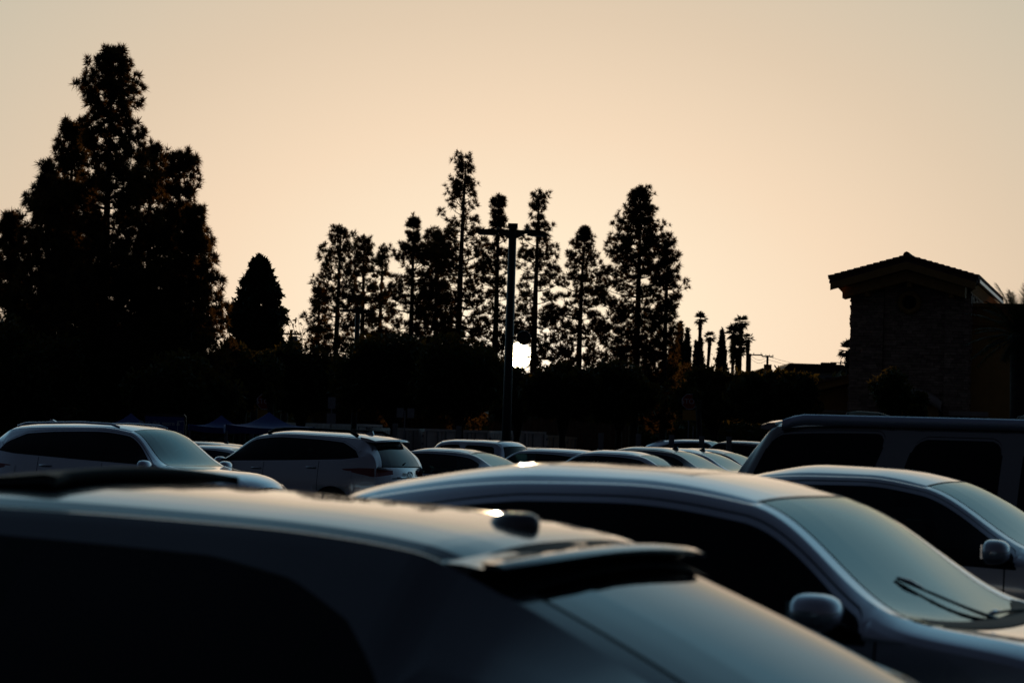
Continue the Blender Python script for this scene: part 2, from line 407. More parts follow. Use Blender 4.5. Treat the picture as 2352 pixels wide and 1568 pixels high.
    for i in range(nS - 1):
        sm = (s[i] + s[i + 1]) / 2; xm = (xe[i] + xe[i + 1]) / 2
        for j in range(nv - 1):
            allf.append((i * nv + j, (i + 1) * nv + j, (i + 1) * nv + j + 1, i * nv + j + 1))
            c = abs((j + .5) - ctr); sd = 'l' if j + .5 > ctr else 'r'
            if c < nT - 1:
                t = (T[int(c)] + T[int(c) + 1]) / 2
                if sk['ws1'] < sm < sk['ws0'] and t < .89:
                    put('windshield' if (sk['ws1'] + e < sm < sk['ws0'] - e and t < .86) else 'window_seal', i, j)
                elif sk['bl0'] < sm < sk['bl1'] and t < .89 and not spec.get('no_backlight'):
                    put('rear_window' if (sk['bl0'] + e < sm < sk['bl1'] - e and t < .86) else 'window_seal', i, j)
                elif d0_ < t < d1_ and (sk['bl1'] < sm < sk['ws1'] or sk['ws0'] < sm < sk['hf'] - .15): put('window_seal', i, j)
                elif sk['ws0'] < sm < sk['hf'] - .15 and t < d0_: put('hood', i, j)
                elif spec.get('sunroof') and is_roof[i] and t < .585 and spec['sunroof'][0] - .014 < (xc[i] + xc[i + 1]) / 2 < spec['sunroof'][1]:
                    xm_ = (xc[i] + xc[i + 1]) / 2
                    put('sunroof' if t < .56 and spec['sunroof'][0] < xm_ < spec['sunroof'][1] - .014 else 'window_seal', i, j)
                else: put('body', i, j)
            else:
                r = int(c - (nT - 1)) - 0                 # row cell index: 0 = shoulder..rows[0]
                openw = (wt[i] - belt[i] > .006) or (wt[i + 1] - belt[i + 1] > .006)
                ing = any(abs(xm - x0) < .0055 for x0 in gaps)
                inw = [k for k, (a, b) in enumerate(wins) if a < xm < b]
                if r >= rw0 + 1 and r <= rw1 and openw:
                    if inw: put(('side_window', inw[0], sd), i, j)
                    else:
                        near = any(a - .0125 < xm < b + .0125 for a, b in wins)
                        blk = any(a < xm < b for a, b in spec.get('blackpillar', []))
                        put('window_seal' if near or blk else 'body', i, j)
                elif openw and r in ((rw0,) if spec.get('noframe') else (2, rw0)) and (inw or any(a < xm < b for a, b in spec.get('blackpillar', []))): put('window_seal', i, j)
                elif openw and r == rw1 + 1 and wins[0][0] - .02 < xm < wins[-1][1] + .02: put('belt_trim', i, j)
                elif ing and r > rw1: put('window_seal', i, j)
                else:
                    dk = [k for k, (a, b) in enumerate(doors) if a < xm < b]
                    put(('door', dk[0], sd) if dk and rw1 < r < len(rows) - 1 else 'body', i, j)
    for i in range(nS - 1):                               # floor between the sills
        if G[i, 0, 2] < .75: put('underbody', i, -1)
    groups['underbody'] = [(i * nv, i * nv + nv - 1, (i + 1) * nv + nv - 1, (i + 1) * nv) for i in range(nS - 1)]
    mats = {'body': 'PAINT', 'hood': 'PAINT', 'door': 'PAINT', 'windshield': M['ws'], 'rear_window': spec.get('rwg', M['ws']),
            'window_seal': M['black'], 'belt_trim': spec.get('trim', M['black']), 'underbody': M['black'], 'sunroof': M['gloss_black'],
            'side_window': M['tint']}
    paintmat = spec['paint']; doorobj = {}
    for key, fs in groups.items():
        if not fs: continue
        nm = key if isinstance(key, str) else key[0]
        idx = np.unique(np.array(fs).ravel()); mp = {int(a): b for b, a in enumerate(idx)}
        mm_ = mats[nm]
        if nm == 'side_window': mm_ = spec['glass'][key[1]]
        o = mesh(nm, V[idx], [tuple(mp[int(a)] for a in f) for f in fs], paintmat if mm_ == 'PAINT' else mm_, root, True, NN[idx])
        if nm == 'door': doorobj[key[1:]] = o
    bvh = BVHTree.FromPolygons([tuple(v) for v in V], allf)
    def hit(p, d):
        loc, n, _, _ = bvh.ray_cast(Vector(p), Vector(d).normalized()); return loc, n
    def patch(name, path, m, nq=14, nr=4, lift=.006, parent=root):
        """path: plan points outside the car (x,y,dx,dy,z0,z1); the lens hugs the body there"""
        q = np.linspace(0, len(path) - 1, nq); pa = np.array(path, float)
        cols = [np.interp(q, np.arange(len(path)), pa[:, k]) for k in range(6)]
        V_, ok = [], True
        for k in range(nq):
            for r_ in range(nr + 1):
                z = cols[4][k] + (cols[5][k] - cols[4][k]) * r_ / nr
                d = Vector((cols[2][k], cols[3][k], 0)).normalized()
                loc, n = hit((cols[0][k], cols[1][k], z), d)
                if loc is None: loc = Vector((cols[0][k], cols[1][k], z)) + d * .5
                V_.append(loc - d * lift)
        Fc_ = [(k * (nr + 1) + r_, (k + 1) * (nr + 1) + r_, (k + 1) * (nr + 1) + r_ + 1, k * (nr + 1) + r_ + 1) for k in range(nq - 1) for r_ in range(nr)]
        return mesh(name, V_, Fc_, m, parent, True)
    def sides(path): return [path, [(a, -b, c, -d, e_, f_) for a, b, c, d, e_, f_ in path]]
    for nm, path, m_ in spec.get('lenses', []):
        for p in sides(path): patch(nm, p, m_)
    for nm, path, m_ in spec.get('patches', []): patch(nm, path, m_)
    # wheels
    for xw in (xr, xf):
        for sg in (-1, 1):
            mb = MB(); y = sg * (W - .12)
            pr = [(RW * .66, -.1), (RW * .9, -.11), (RW * .99, -.085), (RW, 0), (RW * .99, .085), (RW * .9, .11), (RW * .66, .1)]
            mb.lathe(pr, 'Y', (xw, y, RW), 22)
            wo = mb.build('wheel', M['tyre'], root, True)
            rb = MB(); rb.lathe([(RW * .66, .06), (RW * .6, .095), (RW * .55, .06), (RW * .54, -.03)] if sg > 0 else [(RW * .66, -.06), (RW * .6, -.095), (RW * .55, -.06), (RW * .54, .03)], 'Y', (xw, y, RW), 22)
            for k in range(5):
                a = 2 * math.pi * k / 5
                rb.box((xw + math.cos(a) * RW * .32, y + sg * .06, RW + math.sin(a) * RW * .32), (RW * .56, .03, .055), ry=-a)
            rb.lathe([(.06, 0), (.05, sg * .03), (0.002, sg * .032)], 'Y', (xw, y + sg * .06, RW), 10)
            rb.build('rim', M['rim'], wo, False)
    # mirrors
    mxp, mz = spec['mirror']; ms_ = spec.get('mirror_size', (.085, .12, .08))
    for sg in (-1, 1):
        V_, Fc_ = [], []; nu, nw = 14, 10
        cy = sg * (W + ms_[1] * .62)
        for i in range(nw + 1):
            ph = -math.pi / 2 + math.pi * i / nw
            for k in range(nu):
                th = 2 * math.pi * k / nu
                cx_, cy_ = math.cos(th), math.sin(th)
                sp = lambda v, p=.72: math.copysign(abs(v) ** p, v)
                X = sp(cx_) * sp(math.cos(ph)); X = X if X > 0 else X * .55
                V_.append((mxp + X * ms_[0], cy + sp(cy_) * sp(math.cos(ph)) * ms_[1], mz + sp(math.sin(ph)) * ms_[2] * (1 - .18 * sg * sp(cy_) * 0)))
        for i in range(nw):
            for k in range(nu): Fc_.append((i * nu + k, i * nu + (k + 1) % nu, (i + 1) * nu + (k + 1) % nu, (i + 1) * nu + k))
        mo = mesh('wing_mirror', V_, Fc_, spec.get('mirror_mat', paintmat), root, True)
        ar = MB().tube([(mxp + .02, sg * (W - .10), mz - .06), (mxp, cy - sg * .04, mz - .05)], [.035, .028], 8)
        ar.build('mirror_arm', M['black'], mo, True)
        gl = MB().box((mxp - ms_[0] * .50, cy, mz), (.02, ms_[1] * 1.15, ms_[2] * 1.1)); gl.build('mirror_glass', M['chrome'], mo)
    # handles
    for k, (a, b) in enumerate(doors):
        for sg, sd in ((1, 'l'), (-1, 'r')):
            hx = a + .14; hz = float(np.interp(hx, bx, bz)) - .13
            loc, n = hit((hx, sg * 2, hz), (0, -sg, 0))
            if loc is None: continue
            mb = MB(); y0 = loc.y
            mb.tube([(hx - .1, y0 + sg * .004, hz), (hx - .075, y0 + sg * .035, hz), (hx + .075, y0 + sg * .035, hz), (hx + .1, y0 + sg * .004, hz)], [.012, .016, .016, .012], 8)
            par = doorobj.get((k, sd), root)
            mb.build('handle', spec.get('handle_mat', paintmat), par, True)
    # interior
    if spec.get('interior', True):
        zf = spec.get('floor', .42); zs = spec.get('seat_top', 1.02); ch = spec.get('cabin', (.95, .35, -.6))
        db = MB(); db.prism([(ch[0] + .35, zf + .1), (ch[0] + .35, zf + .5), (ch[0] + .1, zf + .53), (ch[0] - .15, zf + .46), (ch[0] - .12, zf + .1)], -W * .76, W * .76, 'XZ')
        db.build('dashboard', M['interior'], root)
        stw = MB(); n = 18; c0 = Vector((ch[0] - .28, .36, zf + .47)); pts = [c0 + Vector((math.sin(2 * math.pi * k / n) * .07, math.cos(2 * math.pi * k / n) * .18, math.sin(2 * math.pi * k / n) * .165)) for k in range(n + 1)]
        stw.tube(pts, .016, 6, False); stw.box(c0, (.03, .3, .05)); stw.build('steering_wheel', M['black'], root, True)
        def seat(x, y, wd, nm, heads):
            sb = MB(); sb.prism([(x + .25, zf), (x + .27, zf + .16), (x - .22, zf + .12), (x - .25, zf)], y - wd / 2, y + wd / 2, 'XZ')
            sb.prism([(x - .2, zf + .08), (x - .14, zf + .14), (x - .3, zs - .22), (x - .36, zs - .19), (x - .42, zs - .24), (x - .34, zf + .08)], y - wd / 2 + .02, y + wd / 2 - .02, 'XZ')
            so_ = sb.build(nm, M['interior'], root)
            for hy in heads:
                hb = MB(); hb.prism([(x - .34, zs - .17), (x - .31, zs - .06), (x - .34, zs), (x - .42, zs - .01), (x - .43, zs - .15)], hy - .12, hy + .12, 'XZ')
                hb.build('headrest', M['interior'], so_)
        seat(ch[1], .36, .5, 'front_seat', [.36]); seat(ch[1], -.36, .5, 'front_seat', [-.36])
        seat(ch[2], 0, 1.25, 'rear_seat', [.36, -.36])
    spec['_hit'] = hit
    return hit

def put_car(name, root_rz, ref, px, py, D, label, cat, group=None, spec=None, rise=None):
    """the car stands on the ground so that its local point ref is seen at photo point (px,py) at depth D"""
    Wp = at(px, py, D)
    lx, ly, lz = ref
    x = Wp.x - (math.cos(root_rz) * lx - math.sin(root_rz) * ly); y = Wp.y - (math.sin(root_rz) * lx + math.cos(root_rz) * ly)
    z0 = g(x, y); sz = (Wp.z - z0) / lz
    print('CAR', label[:40], 'scale z %.3f' % sz, 'at', round(x, 2), round(y, 2), round(z0, 2))
    o = empty(name, (x, y, z0), label, cat, group, root_rz)
    o.scale = (1, 1, sz if rise is None else rise)
    return o
def copy_tree(src, dst, repaint=None):
    for c in children(src):
        d = c.copy(); COL.objects.link(d); d.parent = dst
        if repaint and d.data and d.data.materials and d.data.materials[0] == repaint[0]:
            d.material_slots[0].link = 'OBJECT'; d.material_slots[0].material = repaint[1]
        copy_tree(c, d, repaint)

T_ = M['tint']; W_ = M['win']
TAIL_SEDAN = ('taillight', [(-2.05, 1.6, 0, -1, .86, .93), (-2.2, 1.6, .1, -1, .82, .97), (-2.9, 1.3, .9, -.6, .80, .97), (-3.2, .62, 1, 0, .82, .96)], M['red'])
HEAD_SEDAN = ('headlight', [(1.75, 1.6, 0, -1, .74, .78), (2.3, 1.5, -.5, -1, .64, .78), (3, 1.0, -1, -.4, .60, .75), (3.2, .55, -1, 0, .62, .70)], M['lens'])
SEDAN = dict(L=4.8, W=.91, wheels=(-1.42, 1.42), RW=.335, crown=3.0, paint=M['paint_grey'],
    keys=[('rb', -2.3, .3, -2.1, .72, .3), ('bump', -2.38, .6, -2.15, .84, .6), ('tail', -2.34, .99, -2.15, .74, .97), ('bl0', -1.60, 1.05, -1.55, .68, 1.05), ('bl1', -.80, 1.375, -.77, .53, 1.345),
          ('r2', -.35, 1.445, -.3, .57, 1.375), ('r3', .1, 1.45, .1, .575, 1.38), ('ws1', .48, 1.405, .43, .56, 1.365), ('ws0', 1.18, 1.02, 1.10, .74, 1.02),
          ('hood', 1.95, .95, 1.75, .74, .91), ('hf', 2.3, .78, 2.08, .72, .76), ('ff', 2.4, .5, 2.15, .78, .5), ('fb', 2.33, .25, 2.1, .72, .27)],
    belt=[(-1.4, 1.0), (-.5, .965), (1.1, .92)], off=[(-1.5, .10), (-1.0, .075), (-.3, .055), (.4, .05), (1.1, .05)],
    wins=[(-1.12, -.80), (-.77, .02), (.10, 1.0)], glass=[W_, W_, W_], gaps=[-.95, .06, 1.05], doors=[(-.94, .055), (.065, 1.045)], blackpillar=[(-.81, .11)],
    mirror=(.88, 1.0), lenses=[TAIL_SEDAN, HEAD_SEDAN], patches=[('grille', [(3, -.5, -1, 0, .5, .7), (3.1, 0, -1, 0, .48, .72), (3, .5, -1, 0, .5, .7)], M['gloss_black']),
    ('license_plate', [(-3, -.17, 1, 0, .72, .84), (-3, .17, 1, 0, .72, .84)], M['plate'])], trim=M['chrome'])
HATCH = dict(L=4.35, W=.885, wheels=(-1.3, 1.32), RW=.33, crown=3.0, paint=M['paint_snow'],
    keys=[('rb', -2.05, .3, -1.9, .72, .3), ('bump', -2.13, .6, -1.95, .82, .6), ('tail', -2.06, .98, -1.9, .70, .97), ('bl0', -1.98, 1.05, -1.92, .66, 1.045), ('bl1', -1.40, 1.405, -1.36, .53, 1.37),
          ('rr', -1.2, 1.455, -1.15, .555, 1.385), ('r2', -.4, 1.51, -.4, .58, 1.435), ('r3', .1, 1.515, .1, .585, 1.44), ('ws1', .50, 1.47, .45, .57, 1.43), ('ws0', 1.20, 1.05, 1.12, .73, 1.05),
          ('hood', 1.8, .97, 1.62, .73, .93), ('hf', 2.05, .80, 1.85, .70, .78), ('ff', 2.17, .5, 1.92, .76, .5), ('fb', 2.1, .25, 1.88, .7, .27)],
    belt=[(-1.5, 1.06), (-.5, .99), (1.1, .93)], off=[(-1.6, .30), (-1.3, .20), (-.9, .085), (-.3, .06), (.4, .05), (1.1, .05)],
    wins=[(-1.38, -.86), (-.82, -.02), (.06, 1.02)], glass=[T_, T_, W_], gaps=[-.98, .02, 1.06], doors=[(-.97, .015), (.025, 1.055)], blackpillar=[(-.87, .07)],
    mirror=(.9, 1.01), rwg=M['ws'], lenses=[('taillight', [(-1.86, 1.6, 0, -1, .92, .98), (-2.5, 1.3, .8, -.7, .80, 1.0), (-2.9, .6, 1, 0, .84, .96)], M['red']), HEAD_SEDAN],
    patches=[('grille', [(3, -.5, -1, 0, .5, .68), (3.1, 0, -1, 0, .48, .7), (3, .5, -1, 0, .5, .68)], M['gloss_black']), ('license_plate', [(-3, -.17, 1, 0, .66, .78), (-3, .17, 1, 0, .66, .78)], M['plate'])])
SUV = dict(L=4.95, W=.955, wheels=(-1.42, 1.43), RW=.375, crown=3.2, sill=.32, paint=M['paint_white'],
    keys=[('rb', -2.35, .36, -2.2, .8, .36), ('bump', -2.46, .68, -2.22, .88, .68), ('tail', -2.42, 1.02, -2.2, .82, 1.02), ('bl0', -2.38, 1.12, -2.26, .78, 1.12), ('bl1', -2.06, 1.55, -1.98, .60, 1.525),
          ('rr', -1.86, 1.665, -1.82, .615, 1.595), ('r2', -1.0, 1.715, -1.0, .645, 1.645), ('r3', -.25, 1.725, -.25, .65, 1.658), ('ws1', .36, 1.658, .30, .63, 1.605), ('ws0', 1.15, 1.14, 1.03, .79, 1.145),
          ('hood', 1.98, 1.06, 1.8, .79, 1.01), ('hf', 2.30, .93, 2.06, .77, .90), ('ff', 2.46, .6, 2.2, .8, .6), ('fb', 2.4, .3, 2.15, .75, .32)],
    belt=[(-2.0, 1.29), (-1.6, 1.24), (-.5, 1.19), (1.1, 1.13)], off=[(-2.0, .40), (-1.8, .20), (-1.5, .095), (-1.0, .075), (.4, .06), (1.1, .05)],
    wins=[(-1.9, -1.02), (-.97, .0), (.06, 1.0)], glass=[T_, T_, W_], gaps=[-1.12, .03, 1.08], doors=[(-1.11, .025), (.035, 1.075)], blackpillar=[(-1.03, .07)], sunroof=None,
    mirror=(.86, 1.12), mirror_size=(.10, .13, .095), rwg=glass('suv_rear_glass', (.03, .035, .033), 1.6), trim=M['chrome'], seat_top=1.22, floor=.58,
    lenses=[('taillight', [(-1.62, 1.6, 0, -1, 1.06, 1.075), (-2.0, 1.6, .05, -1, .99, 1.10), (-2.9, 1.5, .9, -.8, .95, 1.10), (-3.3, .78, 1, -.05, .96, 1.08), (-3.3, .42, 1, 0, 1.0, 1.07)], M['red']),
            ('headlight', [(1.78, 1.7, -.1, -1, .86, .89), (2.3, 1.6, -.5, -1, .77, .90), (3, 1.2, -1, -.5, .74, .88), (3.3, .6, -1, 0, .77, .86)], M['lens'])],
    patches=[('grille', [(3.2, -.62, -1, 0, .58, .84), (3.2, 0, -1, 0, .52, .88), (3.2, .62, -1, 0, .58, .84)], M['gloss_black']),
             ('license_plate', [(-3.2, -.18, 1, 0, .76, .90), (-3.2, .18, 1, 0, .76, .90)], M['plate']),
             ('fuel_door', [(-1.73, -2, 0, 1, .90, 1.06), (-1.52, -2, 0, 1, .90, 1.06)], M['paint_white'])])
BIGSUV = dict(L=5.2, W=1.0, wheels=(-1.5, 1.5), RW=.40, crown=3.2, sill=.40, paint=M['paint_tan'], rr=.11, crease=.004,
    keys=[('rb', -2.55, .42, -2.4, .84, .42), ('bump', -2.66, .72, -2.5, .93, .72), ('tail', -2.62, 1.08, -2.48, .88, 1.08), ('bl0', -2.60, 1.15, -2.46, .87, 1.14), ('bl1', -2.25, 1.72, -2.13, .72, 1.68),
          ('rr', -2.08, 1.85, -2.0, .72, 1.79), ('r2', -1.0, 1.89, -1.0, .735, 1.825), ('r3', .3, 1.89, .3, .735, 1.825), ('ws1', .98, 1.85, .80, .71, 1.785), ('ws0', 1.55, 1.26, 1.25, .86, 1.22),
          ('hood', 2.2, 1.2, 2.0, .86, 1.15), ('hf', 2.45, 1.08, 2.2, .84, 1.05), ('ff', 2.58, .7, 2.3, .86, .7), ('fb', 2.5, .4, 2.28, .8, .42)],
    belt=[(-2.4, 1.16), (1.2, 1.13)], off=[(-2.5, .12), (-2.1, .085), (-.88, .08), (-.62, .12), (.3, .12), (1.2, .10)],
    wins=[(-1.98, -.88), (-.60, .17), (.38, 1.12)], glass=[T_, T_, W_], gaps=[-.70, .28], doors=[(-.69, .275), (.285, 1.25)],
    slant=[(-9, 0), (-2.5, -.42), (-2.1, -.42), (-1.9, -.42), (-1.0, -.34), (-.68, -.34), (-.55, -.24), (-.15, -.03), (.6, -.05), (9, 0)],
    mirror=(1.0, 1.25), mirror_size=(.11, .15, .13), seat_top=1.4, floor=.75, cabin=(1.05, .5, -.6), handle_mat=M['chrome'],
    lenses=[('taillight', [(-2.4, 1.7, .05, -1, 1.0, 1.2), (-3.0, 1.4, .9, -.6, .98, 1.22)], M['red']), ('headlight', [(2.1, 1.7, -.2, -1, .9, 1.0), (3.2, 1.2, -1, -.3, .86, 1.0), (3.3, .6, -1, 0, .86, 1.0)], M['lens'])],
    patches=[('grille', [(3.3, -.6, -1, 0, .7, 1.0), (3.3, .6, -1, 0, .7, 1.0)], M['gloss_black']), ('license_plate', [(-3.2, -.18, 1, 0, .8, .95), (-3.2, .18, 1, 0, .8, .95)], M['plate'])])
PICKUP = dict(L=5.3, W=.94, wheels=(-1.65, 1.6), RW=.38, crown=3.0, sill=.42, paint=M['paint_snow'], rr=.08,
    keys=[('rb', -2.6, .45, -2.5, .8, .45), ('bump', -2.68, .7, -2.55, .9, .7), ('tail', -2.62, 1.04, -2.52, .9, 1.04), ('bed', -1.6, 1.06, -1.6, .9, 1.06), ('bl0', -1.02, 1.10, -.96, .78, 1.09), ('bl1', -.90, 1.60, -.80, .64, 1.57),
          ('rr', -.72, 1.70, -.68, .655, 1.645), ('r2', -.2, 1.73, -.2, .665, 1.67), ('r3', .3, 1.73, .3, .665, 1.67), ('ws1', .82, 1.69, .64, .65, 1.63), ('ws0', 1.45, 1.16, 1.15, .80, 1.13),
          ('hood', 2.2, 1.1, 2.0, .8, 1.06), ('hf', 2.5, .97, 2.3, .78, .94), ('ff', 2.62, .6, 2.4, .82, .6), ('fb', 2.55, .4, 2.35, .78, .4)],
    belt=[(-1.0, 1.10), (1.1, 1.07)], off=[(-1.1, .10), (-.7, .085), (.6, .07), (1.2, .06)],
    wins=[(-.70, .02), (.14, 1.06)], glass=[T_, W_], gaps=[-.82, .08, 1.12], doors=[(-.81, .075), (.085, 1.115)], mirror=(1.0, 1.18), rwg=M['tint'],
    seat_top=1.25, floor=.65, cabin=(1.05, .5, -.35),
    lenses=[('taillight', [(-2.5, 1.6, .1, -1, .8, 1.0), (-3.2, 1.1, 1, -.4, .8, 1.0)], M['red']), ('headlight', [(2.2, 1.6, -.2, -1, .78, .88), (3.3, 1.0, -1, -.3, .75, .88)], M['lens'])],
    patches=[('grille', [(3.3, -.5, -1, 0, .6, .85), (3.3, .5, -1, 0, .6, .85)], M['gloss_black'])])
NEARA = dict(L=4.4, W=.89, wheels=(-1.32, 1.34), RW=.33, crown=3.4, ditch=(.93, .972), noframe=True, paint=M['paint_graphite'],
    keys=[('rb', -2.12, .3, -1.98, .70, .32), ('bump', -2.22, .60, -2.0, .80, .62), ('tail', -2.16, .92, -1.98, .70, .92), ('bl0', -2.06, .99, -1.95, .66, .945), ('bl1', -1.15, 1.372, -1.11, .54, 1.328),
          ('rr', -.98, 1.414, -.98, .555, 1.372), ('r2', -.5, 1.462, -.5, .58, 1.41), ('r3', .3, 1.487, .3, .585, 1.422), ('ws1', .95, 1.44, .80, .57, 1.375), ('ws0', 1.55, 1.04, 1.25, .72, 1.0),
          ('hood', 1.85, .95, 1.68, .72, .91), ('hf', 2.1, .78, 1.9, .70, .76), ('ff', 2.22, .5, 1.98, .76, .5), ('fb', 2.15, .25, 1.95, .7, .27)],
    belt=[(-1.6, 1.02), (-.5, .96), (1.1, .92)], off=[(-1.5, .50), (-1.30, .42), (-1.09, .29), (-.91, .17), (-.72, .107), (-.47, .078), (.14, .072), (1.1, .05)],
    wins=[(-1.30, -.86), (-.82, .08), (.16, 1.14)], glass=[T_, T_, T_], gaps=[-.98, .12, 1.18], doors=[(-.97, .115), (.125, 1.175)], blackpillar=[(-.87, .17)], rr=.015,
    mirror=(.9, 1.0), rwg=glass('dark_rear_glass', (.02, .022, .02), 3.2, .02), lenses=[TAIL_SEDAN, HEAD_SEDAN], patches=[], trim=M['gloss_black'])
NEARB = dict(HATCH); NEARB.update(paint=M['paint_white'], W=.89, L=4.45, crown=3.6, glass_crown=2.9,
    keys=[('rb', -2.1, .3, -1.95, .72, .3), ('bump', -2.18, .6, -2.0, .82, .6), ('tail', -2.1, 1.0, -1.93, .7, .99), ('bl0', -2.0, 1.07, -1.86, .66, 1.05), ('bl1', -1.35, 1.405, -1.28, .54, 1.335),
          ('rr', -1.1, 1.465, -1.08, .565, 1.39), ('r2', -.4, 1.552, -.4, .59, 1.470), ('r3', .0, 1.542, .0, .60, 1.478), ('ws1', .53, 1.458, .475, .585, 1.43), ('ws0', 1.25, 1.03, 1.11, .75, 1.075),
          ('hood', 1.85, .97, 1.62, .75, .99), ('hf', 2.1, .84, 1.9, .72, .83), ('ff', 2.22, .5, 1.97, .78, .5), ('fb', 2.15, .25, 1.93, .72, .27)],
    belt=[(-1.6, 1.06), (-.5, 1.02), (1.1, 1.0)], off=[(-1.6, .32), (-1.35, .20), (-1.0, .095), (-.4, .07), (.4, .07), (1.1, .06)],
    glass=[T_, T_, T_], mirror=(.86, 1.09), mirror_size=(.11, .10, .066), sunroof=(-.42, .17), wins=[(-1.42, -.86), (-.82, -.02), (.06, 1.0)])
NEARC = dict(SEDAN); NEARC['keys'] = [{'ws1': ('ws1', .48, 1.372, .42, .56, 1.335), 'ws0': ('ws0', 1.32, .985, 1.20, .75, .995), 'r3': ('r3', .05, 1.437, .05, .575, 1.378), 'hood': ('hood', 1.95, .93, 1.75, .74, .91)}.get(k_[0], k_) for k_ in SEDAN['keys']]
NEARC.update(wins=[(-1.12, -.80), (-.77, .02), (.10, 1.10)], paint=M['paint_pearl'], glass=[W_, W_, W_], mirror=(1.0, 1.0), mirror_size=(.10, .10, .07), trim=M['black'])

YR, YL = R(-27), R(153)     # facing right and towards the camera / facing left and away

def add_part(o, parent): o.parent = parent; return o
def loft(name, secs, split, m, root):
    """secs: list of closed section point lists; a crease runs along every index in split"""
    V, Fc = [], []; c = len(secs[0]); n = len(secs); sp_ = sorted(split) + [sorted(split)[0] + c]
    for a, b in zip(sp_[:-1], sp_[1:]):
        w_ = b - a + 1; base = len(V)
        for sc_ in secs: V += [sc_[q % c] for q in range(a, b + 1)]
        for k in range(n - 1):
            for r_ in range(w_ - 1): Fc.append((base + k * w_ + r_, base + k * w_ + r_ + 1, base + (k + 1) * w_ + r_ + 1, base + (k + 1) * w_ + r_))
    for sc_ in (secs[0], secs[-1]):
        b = len(V); V += list(sc_); Fc.append(tuple(range(b, b + c)))
    return mesh(name, V, Fc, m, root, True)
def fin(root, x, z, m, h=.055, l=.15):
    V = [(x + l / 2, 0, z)]; prof = [(l / 2, 0), (l * .25, h * .55), (-l * .1, h * .95), (-l * .35, h), (-l / 2, 0)]
    mb = MB(); mb.prism([(x + a, z + b) for a, b in prof], -.016, .016, 'XZ'); return mb.build('antenna_fin', m, root)
def wing(root, xa, za, xb, zb, hwid, m, th=.035, name='spoiler', tipback=.06, sag=.035):
    """roof-end spoiler lofted across the car"""
    secs = []; n = 17
    for k in range(n):
        v = -1 + 2 * k / (n - 1); y = v * hwid; e = abs(v) ** 3
        x1 = xb + tipback * e; dz = -sag * v * v
        secs.append([(a, y, b + dz) for a, b in [(xa, za + .004), ((xa + x1) / 2, (za + zb) / 2 + .012), (x1, zb), (x1 - .004, zb - th * .6), ((xa + x1) / 2 - .02, (za + zb) / 2 - th), (xa, za - th * 1.2)]])
    return loft(name, secs, (0, 2, 3), m, root)

# ---- foreground graphite hatchback (A)
A_ = put_car('parked_car', R(150), (-1.10, .55, 1.362), 1050, 1283, 5.5, 'dark graphite hatchback nearest the camera, with antenna pod, roof spoiler and tilted sunroof', 'car')
build_car(NEARA, A_, 1.8)
hitA = NEARA['_hit']
# roof spoiler with a raised middle and two lower tips
def spoilerA():
    V, Fc = [], []; n = 41; hwid = .535
    for k in range(n):
        v = -1 + 2 * k / (n - 1); y = v * hwid; av = abs(v); tk = 1 - .75 * av ** 5
        mid = 1 - av * av
        xa = -1.12 + .015 * av; za = 1.378 - .038 * av ** 2.2
        xb = -1.265 - .035 * mid + .05 * av ** 4; zb = 1.368 + .014 * mid - .022 * av ** 2
        sec = [(xa + .06, za + .012), (xa, za + .010), (xa - .06, za + .001 - .010 * mid), (xb + .06, zb + .010), (xb + .015, zb + .008), (xb, zb - .001 * tk), (xb + .012, zb - .012 * tk), (xb + .08, zb - .020 * tk), (xa, za - .030)]
        V.append([(a, y, b) for a, b in sec])
    return loft('spoiler', V, (0, 5, 6), M['paint_graphite'], A_)
spoilerA()
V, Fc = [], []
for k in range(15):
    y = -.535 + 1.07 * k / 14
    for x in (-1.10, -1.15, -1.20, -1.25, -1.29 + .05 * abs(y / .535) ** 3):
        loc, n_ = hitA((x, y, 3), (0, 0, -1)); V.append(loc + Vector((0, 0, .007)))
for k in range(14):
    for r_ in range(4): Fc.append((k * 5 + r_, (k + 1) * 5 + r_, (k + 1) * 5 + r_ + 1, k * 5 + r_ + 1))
mesh('spoiler_shade_strip', V, Fc, M['black'], A_, True)  # black strip added over the glass top as the spoiler's shade
# antenna pod: a low rounded base on the centre line near the roof end
pv, pf = [], []
for i in range(9):
    ph = math.pi / 2 * i / 8
    for k in range(20):
        th = 2 * math.pi * k / 20
        r_ = math.cos(ph) ** .55
        pv.append((-.93 + .072 * r_ * math.cos(th) - .010 * math.sin(ph), .037 * r_ * math.sin(th), 1.418 - .006 + .044 * math.sin(ph) ** .8))
for i in range(8):
    for k in range(20): pf.append((i * 20 + k, i * 20 + (k + 1) % 20, (i + 1) * 20 + (k + 1) % 20, (i + 1) * 20 + k))
mesh('antenna_pod', pv, pf, M['paint_blackcar'], A_, True)
sgx = [(.22, 1.486 + .040), (.26, 1.488 + .043), (.5, 1.482 + .028), (.80, 1.462 + .006), (.80, 1.458), (.5, 1.482 + .012), (.26, 1.488 + .020), (.22, 1.486 + .016)]
V, Fc = [], []; n = 13
for k in range(n):
    v = -1 + 2 * k / (n - 1)
    for a, b in sgx: V.append((a, v * .40, b - .022 * v * v))
c = len(sgx)
for k in range(n - 1):
    for r_ in range(c): Fc.append((k * c + r_, k * c + (r_ + 1) % c, (k + 1) * c + (r_ + 1) % c, (k + 1) * c + r_))
Fc += [tuple(range(c)), tuple(range((n - 1) * c + c - 1, (n - 1) * c - 1, -1))]
mesh('sunroof_panel', V, Fc, M['black'], A_, True)

# ---- second car, white hatchback with a sunroof (B)
B_ = put_car('parked_car', YR, (.48, -.585, 1.43), 1715, 1157, 8.6, 'white hatchback just behind the graphite one, bright teal windshield with a glinting wiper', 'car')
build_car(NEARB, B_, 1.6)
